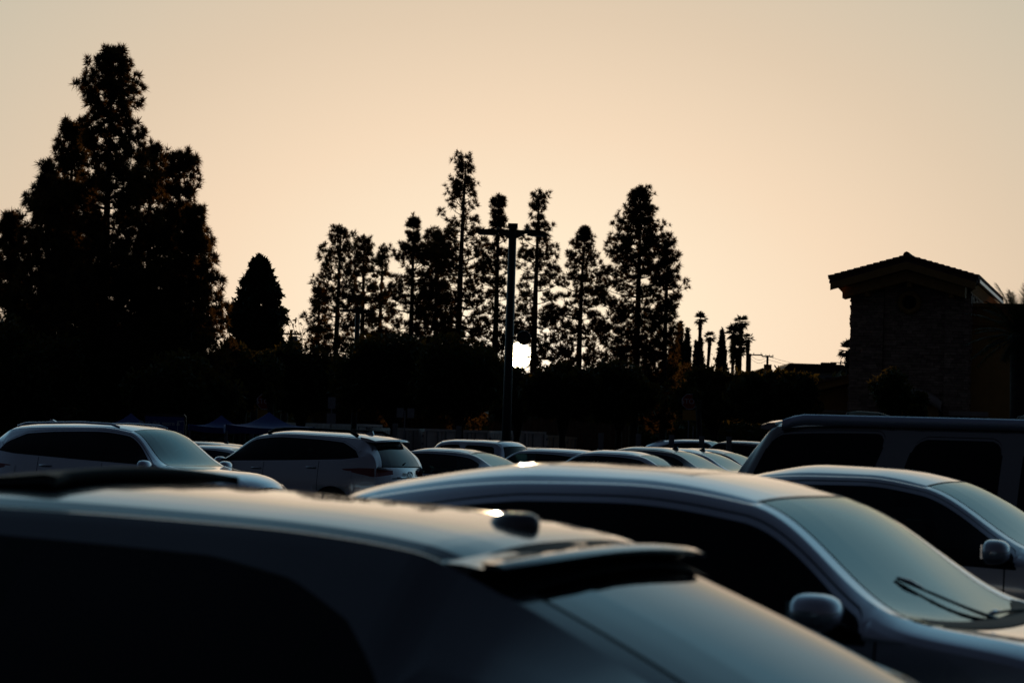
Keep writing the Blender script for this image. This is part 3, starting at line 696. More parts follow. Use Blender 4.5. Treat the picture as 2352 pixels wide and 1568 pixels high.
# wipers on the windshield
def wiper(root, hit, x0, y0, x1, y1, off=.012, m=M['black']):
    pts = []
    for k in range(9):
        f = k / 8; x = x0 + (x1 - x0) * f; y = y0 + (y1 - y0) * f
        loc, n_ = hit((x, y, 3), (0, 0, -1)); pts.append(loc + Vector((0, 0, off + .012 * math.sin(math.pi * f))))
    mb = MB().tube(pts, [.009, .008, .007, .006, .006, .006, .005, .005, .004], 6)
    o_ = mb.build('wiper', m, root, True)
    MB().tube([pts[6] + Vector((0, 0, .006)), pts[7] + Vector((0, 0, .009)), pts[8] + Vector((0, 0, .005))], [.005, .008, .004], 8).build('wiper_glint', M['chrome'], o_, True)  # chrome sleeve added near the blade tip to make its glint
    return o_
hb_ = NEARB['_hit']
wiper(B_, hb_, 1.225, .03, .95, -.30, .006, m=M['gloss_black']); wiper(B_, hb_, 1.22, .56, 1.19, .05, .006)
for q in children(B_):
    if q.name.startswith('wing_mirror') and sum(v.co.y for v in q.data.vertices) > 0: q.location = (-.10, -.05, -.04)
V, Fc = [], []
for k in range(15):
    y = -.66 + 1.32 * k / 14
    for dxx, dz in ((-.02, .006), (.04, .012), (.09, .004)):
        x = 1.245 - .15 * (y / .75) ** 2 + dxx * .8 - .01
        loc, n_ = hb_((x, y, 3), (0, 0, -1)); V.append(loc + Vector((0, 0, dz)))
for k in range(14):
    for r_ in range(2): Fc.append((k * 3 + r_, (k + 1) * 3 + r_, (k + 1) * 3 + r_ + 1, k * 3 + r_ + 1))
mesh('cowl_panel', V, Fc, M['black'], B_, True)

# ---- third car at the right edge (C)
C_ = put_car('parked_car', YR, (.42, -.56, 1.335), 2115, 1119, 15.0, 'pale dusty-roofed sedan with clear side glass, between the white hatchback and the big pewter SUV', 'car')
build_car(NEARC, C_, 1.3)

# ---- big station-wagon like SUV at the right (D)
D_ = put_car('parked_suv', YR, (-1.0, -.735, 1.825), 2020, 977, 22.0, 'large pewter SUV with a long roof, black windows and blue-grey roof rails', 'suv')
build_car(BIGSUV, D_, 1.2)
for sg in (-1, 1):
    pts = []; 
    for k in range(25):
        x = -1.93 + 2.55 * k / 24; f = min(1, min(k, 24 - k) / 2.2); pts.append((x, sg * .752, 1.822 + .055 * math.sin(f * math.pi / 2)))
    V, Fc = [], []
    for p in pts:
        for a, b in ((-.02, -.060), (.024, -.066), (.026, .020), (.006, .032), (-.016, .028)): V.append((p[0], p[1] + sg * a, p[2] + b))
    for k in range(24):
        for r_ in range(5): Fc.append((k * 5 + r_, k * 5 + (r_ + 1) % 5, (k + 1) * 5 + (r_ + 1) % 5, (k + 1) * 5 + r_))
    Fc += [tuple(range(5)), tuple(range(120, 125))]
    mesh('roof_rail', V, Fc, M['rack'], D_, True)
for x in (-1.35, .25):
    mb = MB().tube([(x, -.70, 1.87), (x, -.6, 1.925), (x, -.3, 1.945), (x, .3, 1.945), (x, .6, 1.925), (x, .70, 1.87)], .014, 8); mb.build('roof_crossbar', M['black'], D_, True)
wing(D_, -2.04, 1.862, -2.24, 1.838, .66, M['paint_tan'], .05)

# ---- white SUV at left (E) and silver SUV (F)
E_ = put_car('parked_suv', YR, (.30, -.63, 1.605), 297, 992, 35.0, 'white mid-size SUV facing right, shark fin on its roof and teal glow on its windshield', 'suv')
build_car(SUV, E_, 1.2)
def emblem(root, x, y, z, sx, m=M['chrome'], r=.085):
    mb = MB(); n = 20
    for (a, b, cz) in ((1.0, .68, 0), (.36, .62, 0), (.62, .24, .33)):
        mb.tube([(x, y + r * a * math.cos(2 * math.pi * k / n), z + r * (cz + b * math.sin(2 * math.pi * k / n))) for k in range(n + 1)], .009, 5, False)
    return mb.build('emblem', m, root, True)
def fascia_hit(spec, sx, z): 
    loc, n_ = spec['_hit']((sx * 4, 0, z), (-sx, 0, 0)); return loc.x
emblem(E_, fascia_hit(SUV, 1, .80) + .02, 0, .80, 1)
for z_ in (.66, .73):
    MB().tube([(fascia_hit(SUV, 1, z_) + .012 - .16 * abs(v) ** 2, v * .6, z_) for v in np.linspace(-1, 1, 9)], .012, 5).build('grille_bar', M['chrome'], E_, True)
fin(E_, -1.55, 1.69, M['paint_white'], .07, .18)
for sg in (-1, 1):
    MB().tube([(x, sg * .60, z) for x, z in ((-1.75, 1.645), (-1.6, 1.690), (-.6, 1.725), (-.05, 1.712), (.1, 1.67))], .018, 8).build('roof_rail', M['rack'], E_, True)
F_suv = put_car('parked_suv', YL, (-1.0, .645, 1.645), 738, 1000, 43.0, 'silver SUV seen from its rear quarter, red tail lamps, black roof rails and spoiler', 'suv')
SILV = M['paint_silver']
build_car(dict(SUV, paint=SILV, patches=SUV['patches'][:2] + [('fuel_door', [(-1.80, 2, 0, -1, .88, 1.04), (-1.60, 2, 0, -1, .88, 1.04)], SILV)]), F_suv, 1.2)
SUVH = SUV.get('_hit')
for sg in (-1, 1):
    pts = [(x, sg * .585, z) for x, z in ((-1.72, 1.655), (-1.55, 1.735), (-1.1, 1.755), (-.6, 1.765), (-.2, 1.755), (.0, 1.73), (.15, 1.66))]
    MB().tube(pts, [.035, .028, .02, .018, .02, .028, .035], 8).build('roof_rail', M['black'], F_suv, True)
wing(F_suv, -1.80, 1.672, -2.20, 1.615, .62, SILV, .05, tipback=.10)
fin(F_suv, -1.62, 1.685, SILV, .07, .18)
emblem(F_suv, -2.475, 0, 1.0, -1)
MB().tube([(-2.455, v * .4, .945 + .0 * v) for v in np.linspace(-1, 1, 7)], .014, 6).build('chrome_strip', M['chrome'], F_suv, True)
MB().tube([(-2.36, .05, 1.17), (-2.30, -.15, 1.22), (-2.27, -.32, 1.25)], .014, 6).build('rear_wiper', M['black'], F_suv, True)

# ---- far row, all seen from the rear quarter
ROW = 'cars in the far parking row'
proto = {}
def far_car(kind, spec, px, py, D, label, paintm, ref, rz=YL, extra=None, cat='car', name='parked_car', grp=ROW):
    o = put_car(name, rz, ref, px, py, D, label, cat, grp)
    if kind not in proto:
        build_car(spec, o, .9); proto[kind] = (o, spec['paint'])
        if spec['paint'] != paintm:
            for c in children(o):
                for q in [c] + children(c):
                    if q.data and q.data.materials and q.data.materials[0] == spec['paint']: q.material_slots[0].link = 'OBJECT'; q.material_slots[0].material = paintm
    else:
        copy_tree(proto[kind][0], o, (proto[kind][1], paintm))
    return o
roofS = (-.0, 0, 1.45); roofH = (-.1, 0, 1.512)
far_car('sedan', SEDAN, 1035, 1028, 47, 'grey sedan with clear windows and a bright rear window, in front of the white pickup', M['paint_grey'], (-.1, 0, 1.45))
far_car('pickup', PICKUP, 1106, 1009, 53, 'white crew cab pickup with a square dark rear window, behind the grey sedan', M['paint_snow'], (.0, 0, 1.73), cat='pickup', name='pickup_truck')
far_car('sedan', SEDAN, 1236, 1027, 56, 'dull grey sedan right of the white pickup, rear window lit', M['paint_tan'], roofS)
hJ = far_car('hatch', HATCH, 1279, 1029, 51, 'white hatchback with a roof spoiler and tilted tailgate, middle of the far row', M['paint_snow'], roofH)
wing(hJ, -1.14, 1.465, -1.52, 1.41, .54, M['paint_snow'], .05); fin(hJ, -1.0, 1.47, M['gloss_black'])
far_car('sedan', SEDAN, 1411, 1033, 49, 'pale grey sedan with a long sloping rear window, right of the white hatchback', M['paint_silver'], roofS)
kL = far_car('sedan', SEDAN, 1487, 1025, 50, 'black sedan with upright tail lamps in the far row, shark fin antenna on the roof', M['paint_blackcar'], roofS)
fin(kL, -.62, 1.40, M['gloss_black'], .06, .17)
for c in list(children(kL)):
    if c.name.startswith('taillight'): bpy.data.objects.remove(c)
for sg in (-1, 1):
    mb = MB(); mb.prism([(-2.18, .70), (-2.22, 1.0), (-2.16, 1.05), (-2.06, .98), (-2.05, .72)], sg * .80, sg * .845, 'XZ'); t_ = mb.build('taillight', M['clear_red'], kL)
    for z_ in (.76, .86): MB().box((-2.13, sg * .85, z_), (.10, .012, .06)).build('lamp_bar', M['red'], t_)
nM = far_car('sedan', SEDAN, 1551, 1028, 52, 'silver sedan right of the black one, shark fin and bright rear glass', M['paint_silver'], roofS)
fin(nM, -.62, 1.40, M['gloss_black'], .06, .17)
nN = far_car('sedan', SEDAN, 1606, 1029, 55, 'dark sedan half hidden by the big pewter SUV, last in the far row', M['paint_blackcar'], roofS)
far_car('hatch', HATCH, 1600, 1009, 84, 'white car beyond the steel posts, under the right stop sign', M['paint_snow'], roofH, rz=YR)
far_car('hatch', HATCH, 1706, 1012, 78, 'dark red car beyond the far row, left of the big pewter SUV', M['paint_darkred'], roofH)
far_car('sedan', SEDAN, 880, 1050, 50, 'white sedan mostly hidden behind the tail of the silver SUV', M['paint_snow'], (-1.1, 0, 1.26))
far_car('hatch', HATCH, 452, 1012, 62, 'dark car under the blue canopies, behind the white SUV windshield', M['paint_darkred'], roofH)
far_car('sedan', SEDAN, 492, 1021, 55, 'grey sedan between the white SUV and the silver SUV', M['paint_snow'], roofS)

# ------------------------------------------------------------------ painted stall lines
for k in range(14):
    x0, y0 = -14 + k * 2.9, 6 + k * 0.0
for row_y in (4.5, 10.5, 33, 50):
    for k in range(-9, 10):
        cx_, cy_ = k * 3.1 + row_y * .1, row_y
        a = YR + math.pi / 2 - math.pi / 2
        dxl, dyl = math.cos(YR) * 2.6, math.sin(YR) * 2.6; nx_, ny_ = -math.sin(YR) * .05, math.cos(YR) * .05
        # stalls lie along the cars, one line per bay
        q = [(cx_ - dxl - nx_, cy_ - dyl - ny_), (cx_ + dxl - nx_, cy_ + dyl - ny_), (cx_ + dxl + nx_, cy_ + dyl + ny_), (cx_ - dxl + nx_, cy_ - dyl + ny_)]
        mesh('stall_line', [(a_, b_, .004) for a_, b_ in q], [(0, 1, 2, 3)], M['line'], kind='structure')

#@@ENV@@
# ------------------------------------------------------------------ vegetation helpers
SUNP = (1191, 817)
def carve(C, r=27):
    """keep foliage out of the ragged gap the low sun shines through"""
    x, y = pix(C); d = np.hypot(x - SUNP[0], (y - SUNP[1]))
    return d > r + rng.normal(0, 1.3, len(x))
def rand_unit(n):
    v = rng.normal(size=(n, 3)); return v / np.linalg.norm(v, axis=1, keepdims=True)
def needles(Cn, D, size, k=26, wd=.07, droop=.25):
    n = len(Cn)
    d = np.repeat(D, k, 0) * .85 + rand_unit(n * k) * .9
    d /= np.linalg.norm(d, axis=1, keepdims=True)
    ln_ = (np.repeat(size, k) * rng.uniform(.7, 1.1, n * k))[:, None]
    c = np.repeat(Cn, k, 0)
    tip = c + d * ln_; tip[:, 2] -= droop * ln_[:, 0] * (1 - np.clip(d[:, 2], -1, 1)) * .5
    sd = np.cross(d, rand_unit(n * k)); sd /= np.maximum(np.linalg.norm(sd, axis=1, keepdims=True), 1e-6)
    wv = sd * ln_ * wd
    return np.stack([c - wv, c + wv, tip], 1).reshape(-1, 3)
def leaves(Cn, size, stretch=1.6, hang=0.):
    n = len(Cn); a = rand_unit(n); a[:, 2] -= hang; a /= np.linalg.norm(a, axis=1, keepdims=True)
    b = np.cross(a, rand_unit(n)); b /= np.maximum(np.linalg.norm(b, axis=1, keepdims=True), 1e-6)
    a = a * (size * stretch)[:, None] * .5; b = b * size[:, None] * .5
    return np.stack([Cn - a, Cn + b * .7, Cn + a, Cn - b * .7], 1).reshape(-1, 3)

def pine(px, top_py, D, rpx, label, group, lean=0., whorl=.55, per=(5, 8), tuft=.36, gap=.10, bare=.17, k=24, prof=None, tab=None, droop=.25):
    base = at(px, 1014, D); bx_, by_ = base.x, base.y; z0 = g(bx_, by_)
    zt = at(px, top_py, D).z; H = zt - z0; Rm = 1.35 * rpx * D / FPX
    rt = empty('pine_tree', (bx_, by_, z0), label, 'pine tree', group)
    yb_ = float(pix((bx_, by_, z0))[1][0])
    if tab: tx_, tw_ = np.array(tab, float).T; prof = lambda f: max(.02, float(np.interp(top_py + f * (yb_ - top_py), tx_, tw_)) * D / FPX - .07) / Rm
    O = np.array([bx_, by_, z0])
    bend = rng.normal(0, .10, 2)
    def tr(h): f = h / H; return np.array([bend[0] * math.sin(f * 3.0) + lean * f, bend[1] * math.sin(f * 2.2), h])
    tb = MB(); r0 = .011 * H + .07
    tb.tube([tr(H * f) for f in np.linspace(0, .985, 14)], [r0 * (1 - f) ** .8 + .018 for f in np.linspace(0, .985, 14)], 8)
    tb.build('trunk', M['bark'], rt, True)
    lb = MB(); TC, TD, TS = [], [], []
    h = H * bare
    while h < H * .985:
        f = 1 - h / H
        rad = Rm * (prof(f) if prof else (.13 + .95 * min(1, f / .72) ** .85 * (1 if f < .8 else 1 - (f - .8) * 1.2)))
        nb = rng.integers(per[0], per[1] + 1); ph0 = rng.uniform(0, 6.28)
        for b in range(nb):
            if rng.random() < gap: continue
            an = ph0 + 2 * math.pi * b / nb + rng.normal(0, .25)
            ln_ = max(.2, rad * (1 + .22 * f) * rng.uniform(.42, 1.15))
            rise = rng.uniform(.10, .45) + (.35 if f < .2 else 0)
            p0 = tr(h); pts = [p0]; n = 4
            for q in range(1, n + 1):
                u = q / n
                pts.append(p0 + np.array([math.cos(an) * ln_ * u, math.sin(an) * ln_ * u, ln_ * (rise * u * u + .05 * u - .16 * math.sin(u * math.pi) * (f > .4))]))
            lb.tube(pts, [.016 + .014 * ln_, .014 + .009 * ln_, .012 + .006 * ln_, .012, .009], 4, False)
            # tufts: side twigs along the outer part
            nt_ = max(3, int(ln_ * 1.75 / tuft))
            for q in range(nt_):
                u = 1 - (q / nt_) * .72 if q else 1.0
                i0 = min(int(u * n), n - 1); P0 = pts[i0] + (pts[i0 + 1] - pts[i0]) * (u * n - i0)
                sdv = np.array([-math.sin(an), math.cos(an), 0]) * rng.choice([-1, 1]) * rng.uniform(.15, .75) * min(ln_ * .42, 1.0) * (0 if q == 0 else 1) * (.4 + u * .6)
                upv = np.array([math.cos(an) * .12, math.sin(an) * .12, rng.uniform(.05, .42)]) * (1 if q else .3)
                P1 = P0 + sdv + upv * min(1, ln_)
                if q: lb.tube([P0, P0 + sdv * .6 + upv * .2 * min(1, ln_), P1], [.011, .009, .007], 3, False)
                for rep_ in range(2):
                    dd = np.array([math.cos(an) * .35 + sdv[0] * .4, math.sin(an) * .35 + sdv[1] * .4, 1.0]) + rng.normal(0, .25, 3)
                    TC.append(P1 + (rng.normal(0, .10, 3) if rep_ else 0)); TD.append(dd / np.linalg.norm(dd)); TS.append(tuft * rng.uniform(.75, 1.15))
        h += whorl * rng.uniform(.7, 1.3) * (.55 + .45 * min(1, f * 2.5))
    for q in range(6):
        TC.append(tr(H * (1 - .012 * q * q * .5))); TD.append(np.array([rng.normal(0, .4), rng.normal(0, .4), 1.])); TS.append(tuft * .9)
    TC, TD, TS = np.array(TC), np.array(TD), np.array(TS); pass
    kp = carve(TC + O, 31); TC, TD, TS = TC[kp], TD[kp], TS[kp]
    lb.build('limbs', M['bark'], rt, False, kind='stuff')
    Nv = needles(TC, TD, TS, k, droop=droop)
    kp = carve(Nv.reshape(-1, 3, 3).mean(1) + O, 26)
    bigmesh('crown', Nv.reshape(-1, 3, 3)[kp].reshape(-1, 3), 3, M['needle'], rt)
    return rt

def crown_tree(px, cy_py, D, rx, ry, label, group=None, n=5000, leaf=.16, hang=.6, name='leafy_tree', cat='tree', m='leaf', clumps=26, core=.55, trunkh=None, hole=0.):
    """broad-leaved tree: crown centre at the photo point, half sizes rx, ry in photo units"""
    c = at(px, cy_py, D); z0 = g(c.x, c.y); s_ = D / FPX; RX, RZ = rx * s_, ry * s_
    rt = empty(name, (c.x, c.y, z0), label, cat, group); O = np.array([c.x, c.y, z0]); hc = c.z - z0
    cl = rand_unit(clumps) * rng.uniform(.35, .95, (clumps, 1)); cl *= np.array([RX, RX * .8, RZ]); cl[:, 2] += hc
    tb = MB(); rr_ = .05 + .035 * hc
    tb.tube([(0, 0, -.1), (.1, 0, hc * .4), (0.05, .1, hc * .8)], [rr_, rr_ * .8, rr_ * .5], 8)
    for q in cl[:12]: tb.tube([(.1, 0, hc * .45), tuple(np.array([.05, .1, hc * .7]) * .5 + q * .5), tuple(q)], [rr_ * .5, rr_ * .3, .02], 5, False)
    tb.build('trunk', M['bark'], rt, True)
    w_ = rng.integers(0, clumps, n)
    rad = (rng.random(n) ** .45)[:, None] * rand_unit(n) * rng.uniform(.30, .48, clumps)[w_][:, None] * np.array([RX, RX * .8, RZ])
    Pn = cl[w_] + rad
    if hang > .3: Pn[:, 2] -= rng.random(n) ** 2 * RZ * .35
    Pn = Pn[Pn[:, 2] > max(.1, hc - RZ * 1.08)]
    kp = carve(Pn + O, 26 + hole); Pn = Pn[kp]
    bigmesh('crown', leaves(Pn, rng.uniform(.7, 1.3, len(Pn)) * leaf, 1.9, hang), 4, M[m], rt)
    return rt

# ------------------------------------------------------------------ pines on the left
GL = 'tall pines on the left'
LEFT = [(224, 112, 106, 'tallest pine on the left, high ragged spire above all other trees', dict(whorl=.46, gap=.06, tab=[(112, 8), (150, 34), (200, 60), (250, 74), (300, 86), (335, 70), (370, 80), (430, 110), (560, 150), (760, 190)])),
        (388, 350, 108, 'pine with a rounded domed top right of the tallest left pine', dict(gap=.06, tab=[(350, 14), (375, 32), (410, 44), (450, 44), (480, 32), (520, 50), (600, 80), (800, 115)])),
        (428, 474, 104, 'lower pine at the right flank of the left pine group', dict(gap=.05, tab=[(474, 12), (500, 28), (560, 32), (620, 45), (650, 58), (720, 72), (800, 85)])),
        (86, 378, 108, 'pine with a thin spike top left of the tallest left pine', dict(gap=.05, tab=[(378, 5), (400, 11), (430, 16), (442, 36), (480, 55), (560, 75), (700, 95)])),
        (3, 492, 110, 'pine cut by the left edge of the picture', dict(gap=.06, tab=[(492, 6), (520, 18), (560, 30), (700, 70)])),
        (140, 285, 112, 'pine with upright shoots directly left behind the tallest left pine', dict(gap=.10, tab=[(285, 8), (310, 28), (340, 38), (380, 45), (450, 60), (600, 90), (800, 110)])),
        (318, 325, 112, 'pine shouldering the tallest left pine on its right side', dict(gap=.08, tab=[(325, 6), (350, 22), (400, 40), (500, 70), (700, 110)]))]
for px, py, D, lab, kw in LEFT:
    pine(px, py, D, 100, lab, GL, **dict(dict(whorl=.48, tuft=.35, k=34, droop=1.0, per=(6, 9)), **kw))
# ------------------------------------------------------------------ pines in the middle
GM = 'row of pines in the middle'
MID = [(768, 523, 128, 'dense dark pine at the left end of the middle row', dict(gap=.04, tab=[(523, 10), (545, 26), (580, 30), (600, 48), (640, 52), (700, 62), (780, 75)])),
       (820, 545, 131, 'open pine second from the left in the middle row', dict(gap=.12, tab=[(545, 8), (570, 22), (640, 40), (760, 55)])),
       (865, 563, 133, 'spindly pine with bare star tufts in the middle row', dict(gap=.4, whorl=.8, tab=[(563, 6), (600, 12), (640, 20), (760, 45)])),
       (934, 505, 128, 'pine with a single narrow plume on top, left of centre', dict(gap=.12, tab=[(505, 8), (520, 15), (550, 16), (565, 8), (580, 30), (600, 55), (660, 70), (760, 90)])),
       (985, 532, 132, 'low broad pine left of the tallest middle pine', dict(gap=.08, tab=[(532, 8), (550, 30), (600, 50), (700, 72), (800, 80)])),
       (1050, 358, 130, 'tallest pine of the middle row with a bare pompom top', dict(gap=.22, whorl=.55, tab=[(358, 12), (370, 26), (395, 24), (408, 6), (425, 28), (450, 48), (480, 42), (520, 48), (560, 42), (600, 72), (700, 88), (800, 92)])),
       (1127, 449, 128, 'slim pine directly left of the near lamp post', dict(gap=.12, tab=[(449, 8), (470, 17), (500, 17), (515, 21), (545, 14), (570, 32), (620, 42), (700, 52), (800, 60)])),
       (1221, 441, 130, 'slim pine directly right of the near lamp post', dict(gap=.10, tab=[(441, 7), (455, 18), (490, 28), (520, 20), (540, 32), (600, 50), (660, 64), (720, 76), (800, 85)])),
       (1330, 523, 130, 'pointed open pine right of the low sun', dict(gap=.10, tab=[(523, 4), (545, 15), (570, 25), (620, 44), (680, 62), (760, 78)])),
       (1455, 429, 128, 'dense pointed pine at the right end of the middle row', dict(gap=.02, whorl=.42, per=(7, 10), tab=[(429, 8), (445, 22), (480, 32), (530, 40), (560, 68), (620, 80), (700, 100), (800, 95)])),
       (1522, 549, 127, 'small slanting pine at the right flank of the dense pointed pine', dict(gap=.10, tab=[(549, 6), (570, 17), (620, 30), (680, 32), (760, 30)])),
       (722, 652, 131, 'short ragged pine leaning out at the left of the middle row', dict(gap=.12, tab=[(652, 5), (680, 15), (730, 24), (790, 30)]))]
for px, py, D, lab, kw in MID:
    pine(px, py, D, 100, lab, GM, **dict(dict(whorl=.56, tuft=.29, k=28, droop=.6), **kw))

# dense conical tree between the two groups
def cone_tree(px, top, bot, D, rpx, label, n=9000, leaf=.17):
    c = at(px, 1014, D); z0 = g(c.x, c.y); H = at(px, top, D).z - z0; s_ = D / FPX
    rt = empty('conical_tree', (c.x, c.y, z0), label, 'tree'); zb = at(px, bot, D).z - z0
    MB().tube([(0, 0, -.1), (0, 0, H * .6), (0, 0, H * .97)], [.28, .16, .03], 8).build('trunk', M['bark'], rt, True)
    nc = 210; f = np.concatenate([rng.random(nc - 30) ** .65, rng.uniform(0, .3, 30)]); an = rng.uniform(0, 6.28, nc)
    rr_ = rpx * s_ * np.where(f < .62, .12 + .88 * (f / .62) ** .9, 1 - (f - .62) * .55) * rng.uniform(.35, .92, nc)
    cl = np.stack([np.cos(an) * rr_, np.sin(an) * rr_, H - f * (H - zb)], 1)
    w_ = rng.integers(0, nc, n); cs = (.30 + .75 * f)[w_]
    Pn = cl[w_] + rand_unit(n) * (rng.random(n) ** .4 * cs)[:, None] * .72
    bigmesh('crown', leaves(Pn, rng.uniform(.7, 1.4, n) * leaf, 1.8, .1), 4, M['cypress'], rt)
cone_tree(581, 590, 815, 150, 70, 'dense dark conical tree standing alone between the left and middle pines', 14000, .24)

# ------------------------------------------------------------------ dark leafy trees in front of the skyline
GT = 'dark leafy trees along the lot'
for px, py, D, rx, ry, lab in [
    (420, 905, 96, 120, 78, 'drooping pepper tree behind the app sign'),
    (60, 860, 100, 130, 130, 'dark bushy tree at the far left under the left pines'),
    (235, 850, 104, 120, 120, 'dark bushy tree under the tallest left pine'),
    (545, 860, 112, 95, 75, 'dark round tree below the conical tree'),
    (690, 868, 115, 90, 72, 'dark round tree left of the far lamp post'),
    (905, 850, 108, 125, 92, 'wide dark tree between the far lamp post and the sun'),
    (1055, 858, 104, 100, 92, 'drooping pepper tree directly left of the sun, lit at its edge'),
    (1290, 895, 108, 88, 62, 'dark low tree directly right of the sun'),
    (1420, 895, 110, 100, 68, 'dark round tree under the dense pointed pine'),
    (1640, 905, 105, 90, 58, 'dark drooping tree behind the right stop sign'),
    (1790, 908, 100, 105, 58, 'dark wide tree left of the stone building')]:
    crown_tree(px, py, D, rx, ry, lab, GT, n=9000, leaf=.20, clumps=46)
crown_tree(1185, 905, 112, 70, 58, 'dark bush below the low sun behind the lamp post', GT, n=5000, leaf=.2, clumps=30)
crown_tree(2055, 905, 92, 62, 58, 'small round-leaved tree in front of the stone tower', None, n=2600, leaf=.16, hang=.1)
crown_tree(2110, 945, 90, 26, 18, 'small shrub below the arched canopy of the stone tower', None, n=700, leaf=.13, hang=.1, name='shrub', cat='shrub')
# wood on the slope behind, one mass
nW = 60000
xw_ = rng.uniform(-62, 46, nW); yw_ = rng.uniform(176, 215, nW); zw_ = gz(xw_, yw_)
topz = 4.2 + 1.3 * np.sin(xw_ * .5) + 1.0 * np.sin(xw_ * 1.31 + 1) + 1.6 * smooth01((-xw_ - 4) / 20)
Pw = np.stack([xw_, yw_, zw_ + rng.random(nW) ** .8 * topz], 1)
Pw = Pw[carve(Pw, 27)]
tag(bigmesh('far_wood', leaves(Pw, rng.uniform(.35, .8, len(Pw)), 1.6, .3), 4, M['leaf']), 'dark brush and scrub covering the slope behind the lot', 'brush', kind='stuff')
# crest scrub with bare twigs
def twigs(px, py, D, hpx, label, n=26):
    c = at(px, py, D); z0 = g(c.x, c.y); h = hpx * D / FPX; up = c.z - z0
    rt = empty('bare_shrub', (c.x, c.y, z0), label, 'shrub', 'bare shrubs against the sky')
    mb = MB(); LP = []
    for k in range(n):
        a = rng.uniform(0, 6.28); sp = rng.uniform(.1, .55); p = np.array([rng.normal(0, .5), rng.normal(0, .3), up * .6]); pts = [p]
        L_ = (up * .4 + h * rng.uniform(.5, 1.05)); 
        for q in range(1, 5):
            u = q / 4; pts.append(p + np.array([math.cos(a) * sp * L_ * u * u, math.sin(a) * sp * L_ * u * u, L_ * u]))
            for r_ in range(2): LP.append(pts[-1] + rng.normal(0, .14, 3))
        mb.tube(pts, [.03, .022, .016, .012, .008], 3, False)
    mb.build('stems', M['bark'], rt); LP = np.array(LP)
    bigmesh('crown', leaves(LP, rng.uniform(.10, .24, len(LP)), 1.8, 0), 4, M['leaf'], rt)
twigs(668, 800, 150, 62, 'bare twiggy shrub against the sky beside the utility pole, left of middle')
twigs(708, 800, 148, 72, 'taller bare twiggy shrub at the left foot of the middle pines')
twigs(1632, 845, 235, 40, 'thin leafy shrub against the sky between two cypress clumps', 8)
# leaf mass on the ridge
for px, py, D, rx, ry, lab in [(560, 800, 160, 60, 30, 'low bush at the foot of the conical tree'), (655, 806, 160, 40, 22, 'low bush under the bare shrubs'),
                               (1570, 868, 225, 90, 28, 'scrubby hedge below the cypresses'), (1720, 880, 220, 60, 24, 'scrubby hedge below the fan palms'), (1850, 882, 190, 60, 26, 'loose bush below the white hill houses')]:
    crown_tree(px, py, D, rx, ry, lab, None, n=2600, leaf=.26, hang=.1, name='bush', cat='bush')

# ------------------------------------------------------------------ cypresses and palms on the ridge
def cypress(px, top, bot, D, wpx, label):
    c = at(px, bot, D); z0 = g(c.x, c.y); H = at(px, top, D).z - z0; Rm = wpx * D / FPX / 2
    rt = empty('cypress', (c.x, c.y, z0), label, 'cypress', 'cypresses on the ridge')
    MB().tube([(0, 0, -.2), (0, 0, H * .9)], [.18, .03], 6).build('trunk', M['bark'], rt, True)
    n = 2600; f = rng.random(n) ** .75; an = rng.uniform(0, 6.28, n)
    r_ = Rm * np.clip(np.minimum(1, (f * 2.4) ** .75), .03, 1) * (.7 + .3 * np.sin(an * 3 + f * 30)) * rng.uniform(.6, 1.1, n)
    P_ = np.stack([np.cos(an) * r_, np.sin(an) * r_, H * (1 - f) + .1], 1)
    bigmesh('crown', leaves(P_, rng.uniform(.16, .36, n), 2.4, -.8), 4, M['cypress'], rt)
for a in [(1559, 741, 868, 236, 34, 'tallest cypress of the left clump'), (1576, 756, 868, 237, 26, 'cypress right of the tallest, with a side knob'), (1597, 786, 868, 238, 16, 'slim short cypress left of the tall palm foot'),
          (1606, 776, 868, 239, 24, 'cypress in front of the tall single palm'), (1656, 756, 868, 235, 30, 'lone cypress left of the palm cluster'), (1540, 800, 868, 234, 24, 'low cypress at the left foot of the clump')]:
    cypress(*a)
def fan_palm(px, top, bot, D, rpx, label, skirt=1.2, lean=0., group='fan palms on the ridge', fronds=34):
    c = at(px, bot, D); z0 = g(c.x, c.y); s_ = D / FPX; Rm = rpx * s_; zt = at(px, top, D).z - z0 - Rm * .95
    rt = empty('fan_palm', (c.x, c.y, z0), label, 'palm', group)
    pts = [(lean * (1 - f) ** 1.5, 0, zt * f) for f in np.linspace(0, 1, 8)]
    MB().tube(pts, [.22, .2, .18, .17, .16, .16, .17, .2], 8).build('trunk', M['bark'], rt, True)
    V = []
    top_ = np.array([0, 0, zt])
    for k in range(fronds + int(fronds * skirt * .8)):
        sk_ = k >= fronds
        el = rng.uniform(-1.0, 1.4) if not sk_ else rng.uniform(-1.5, -1.2); an = rng.uniform(0, 6.28)
        d = np.array([math.cos(an) * math.cos(el), math.sin(an) * math.cos(el), math.sin(el)])
        st = top_ + d * Rm * (rng.uniform(.30, .55) if not sk_ else .10) - (np.array([0, 0, rng.uniform(0, .9) * Rm * skirt]) if sk_ else 0)
        side_ = np.cross(d, [0, 0, 1.]); side_ /= max(np.linalg.norm(side_), 1e-6); nrm = np.cross(side_, d)
        if not sk_:
            V += [top_ - side_ * .02, top_ + side_ * .02, st]
        for q in range(13):
            a_ = (-1 + 2 * q / 12) * 1.25; dd = d * math.cos(a_) + side_ * math.sin(a_) + nrm * rng.normal(0, .08)
            L_ = Rm * rng.uniform(.35, .85) * (.62 if sk_ else 1); tip = st + dd * L_; tip[2] -= L_ * .22 * rng.random()
            ww = side_ * math.cos(a_) * .16 * L_ - d * math.sin(a_) * .16 * L_
            mid_ = st + dd * L_ * .55
            V += [st, mid_ + ww * .55, tip, st, tip, mid_ - ww * .55]
    bigmesh('crown', np.array(V), 3, M['palm'], rt)
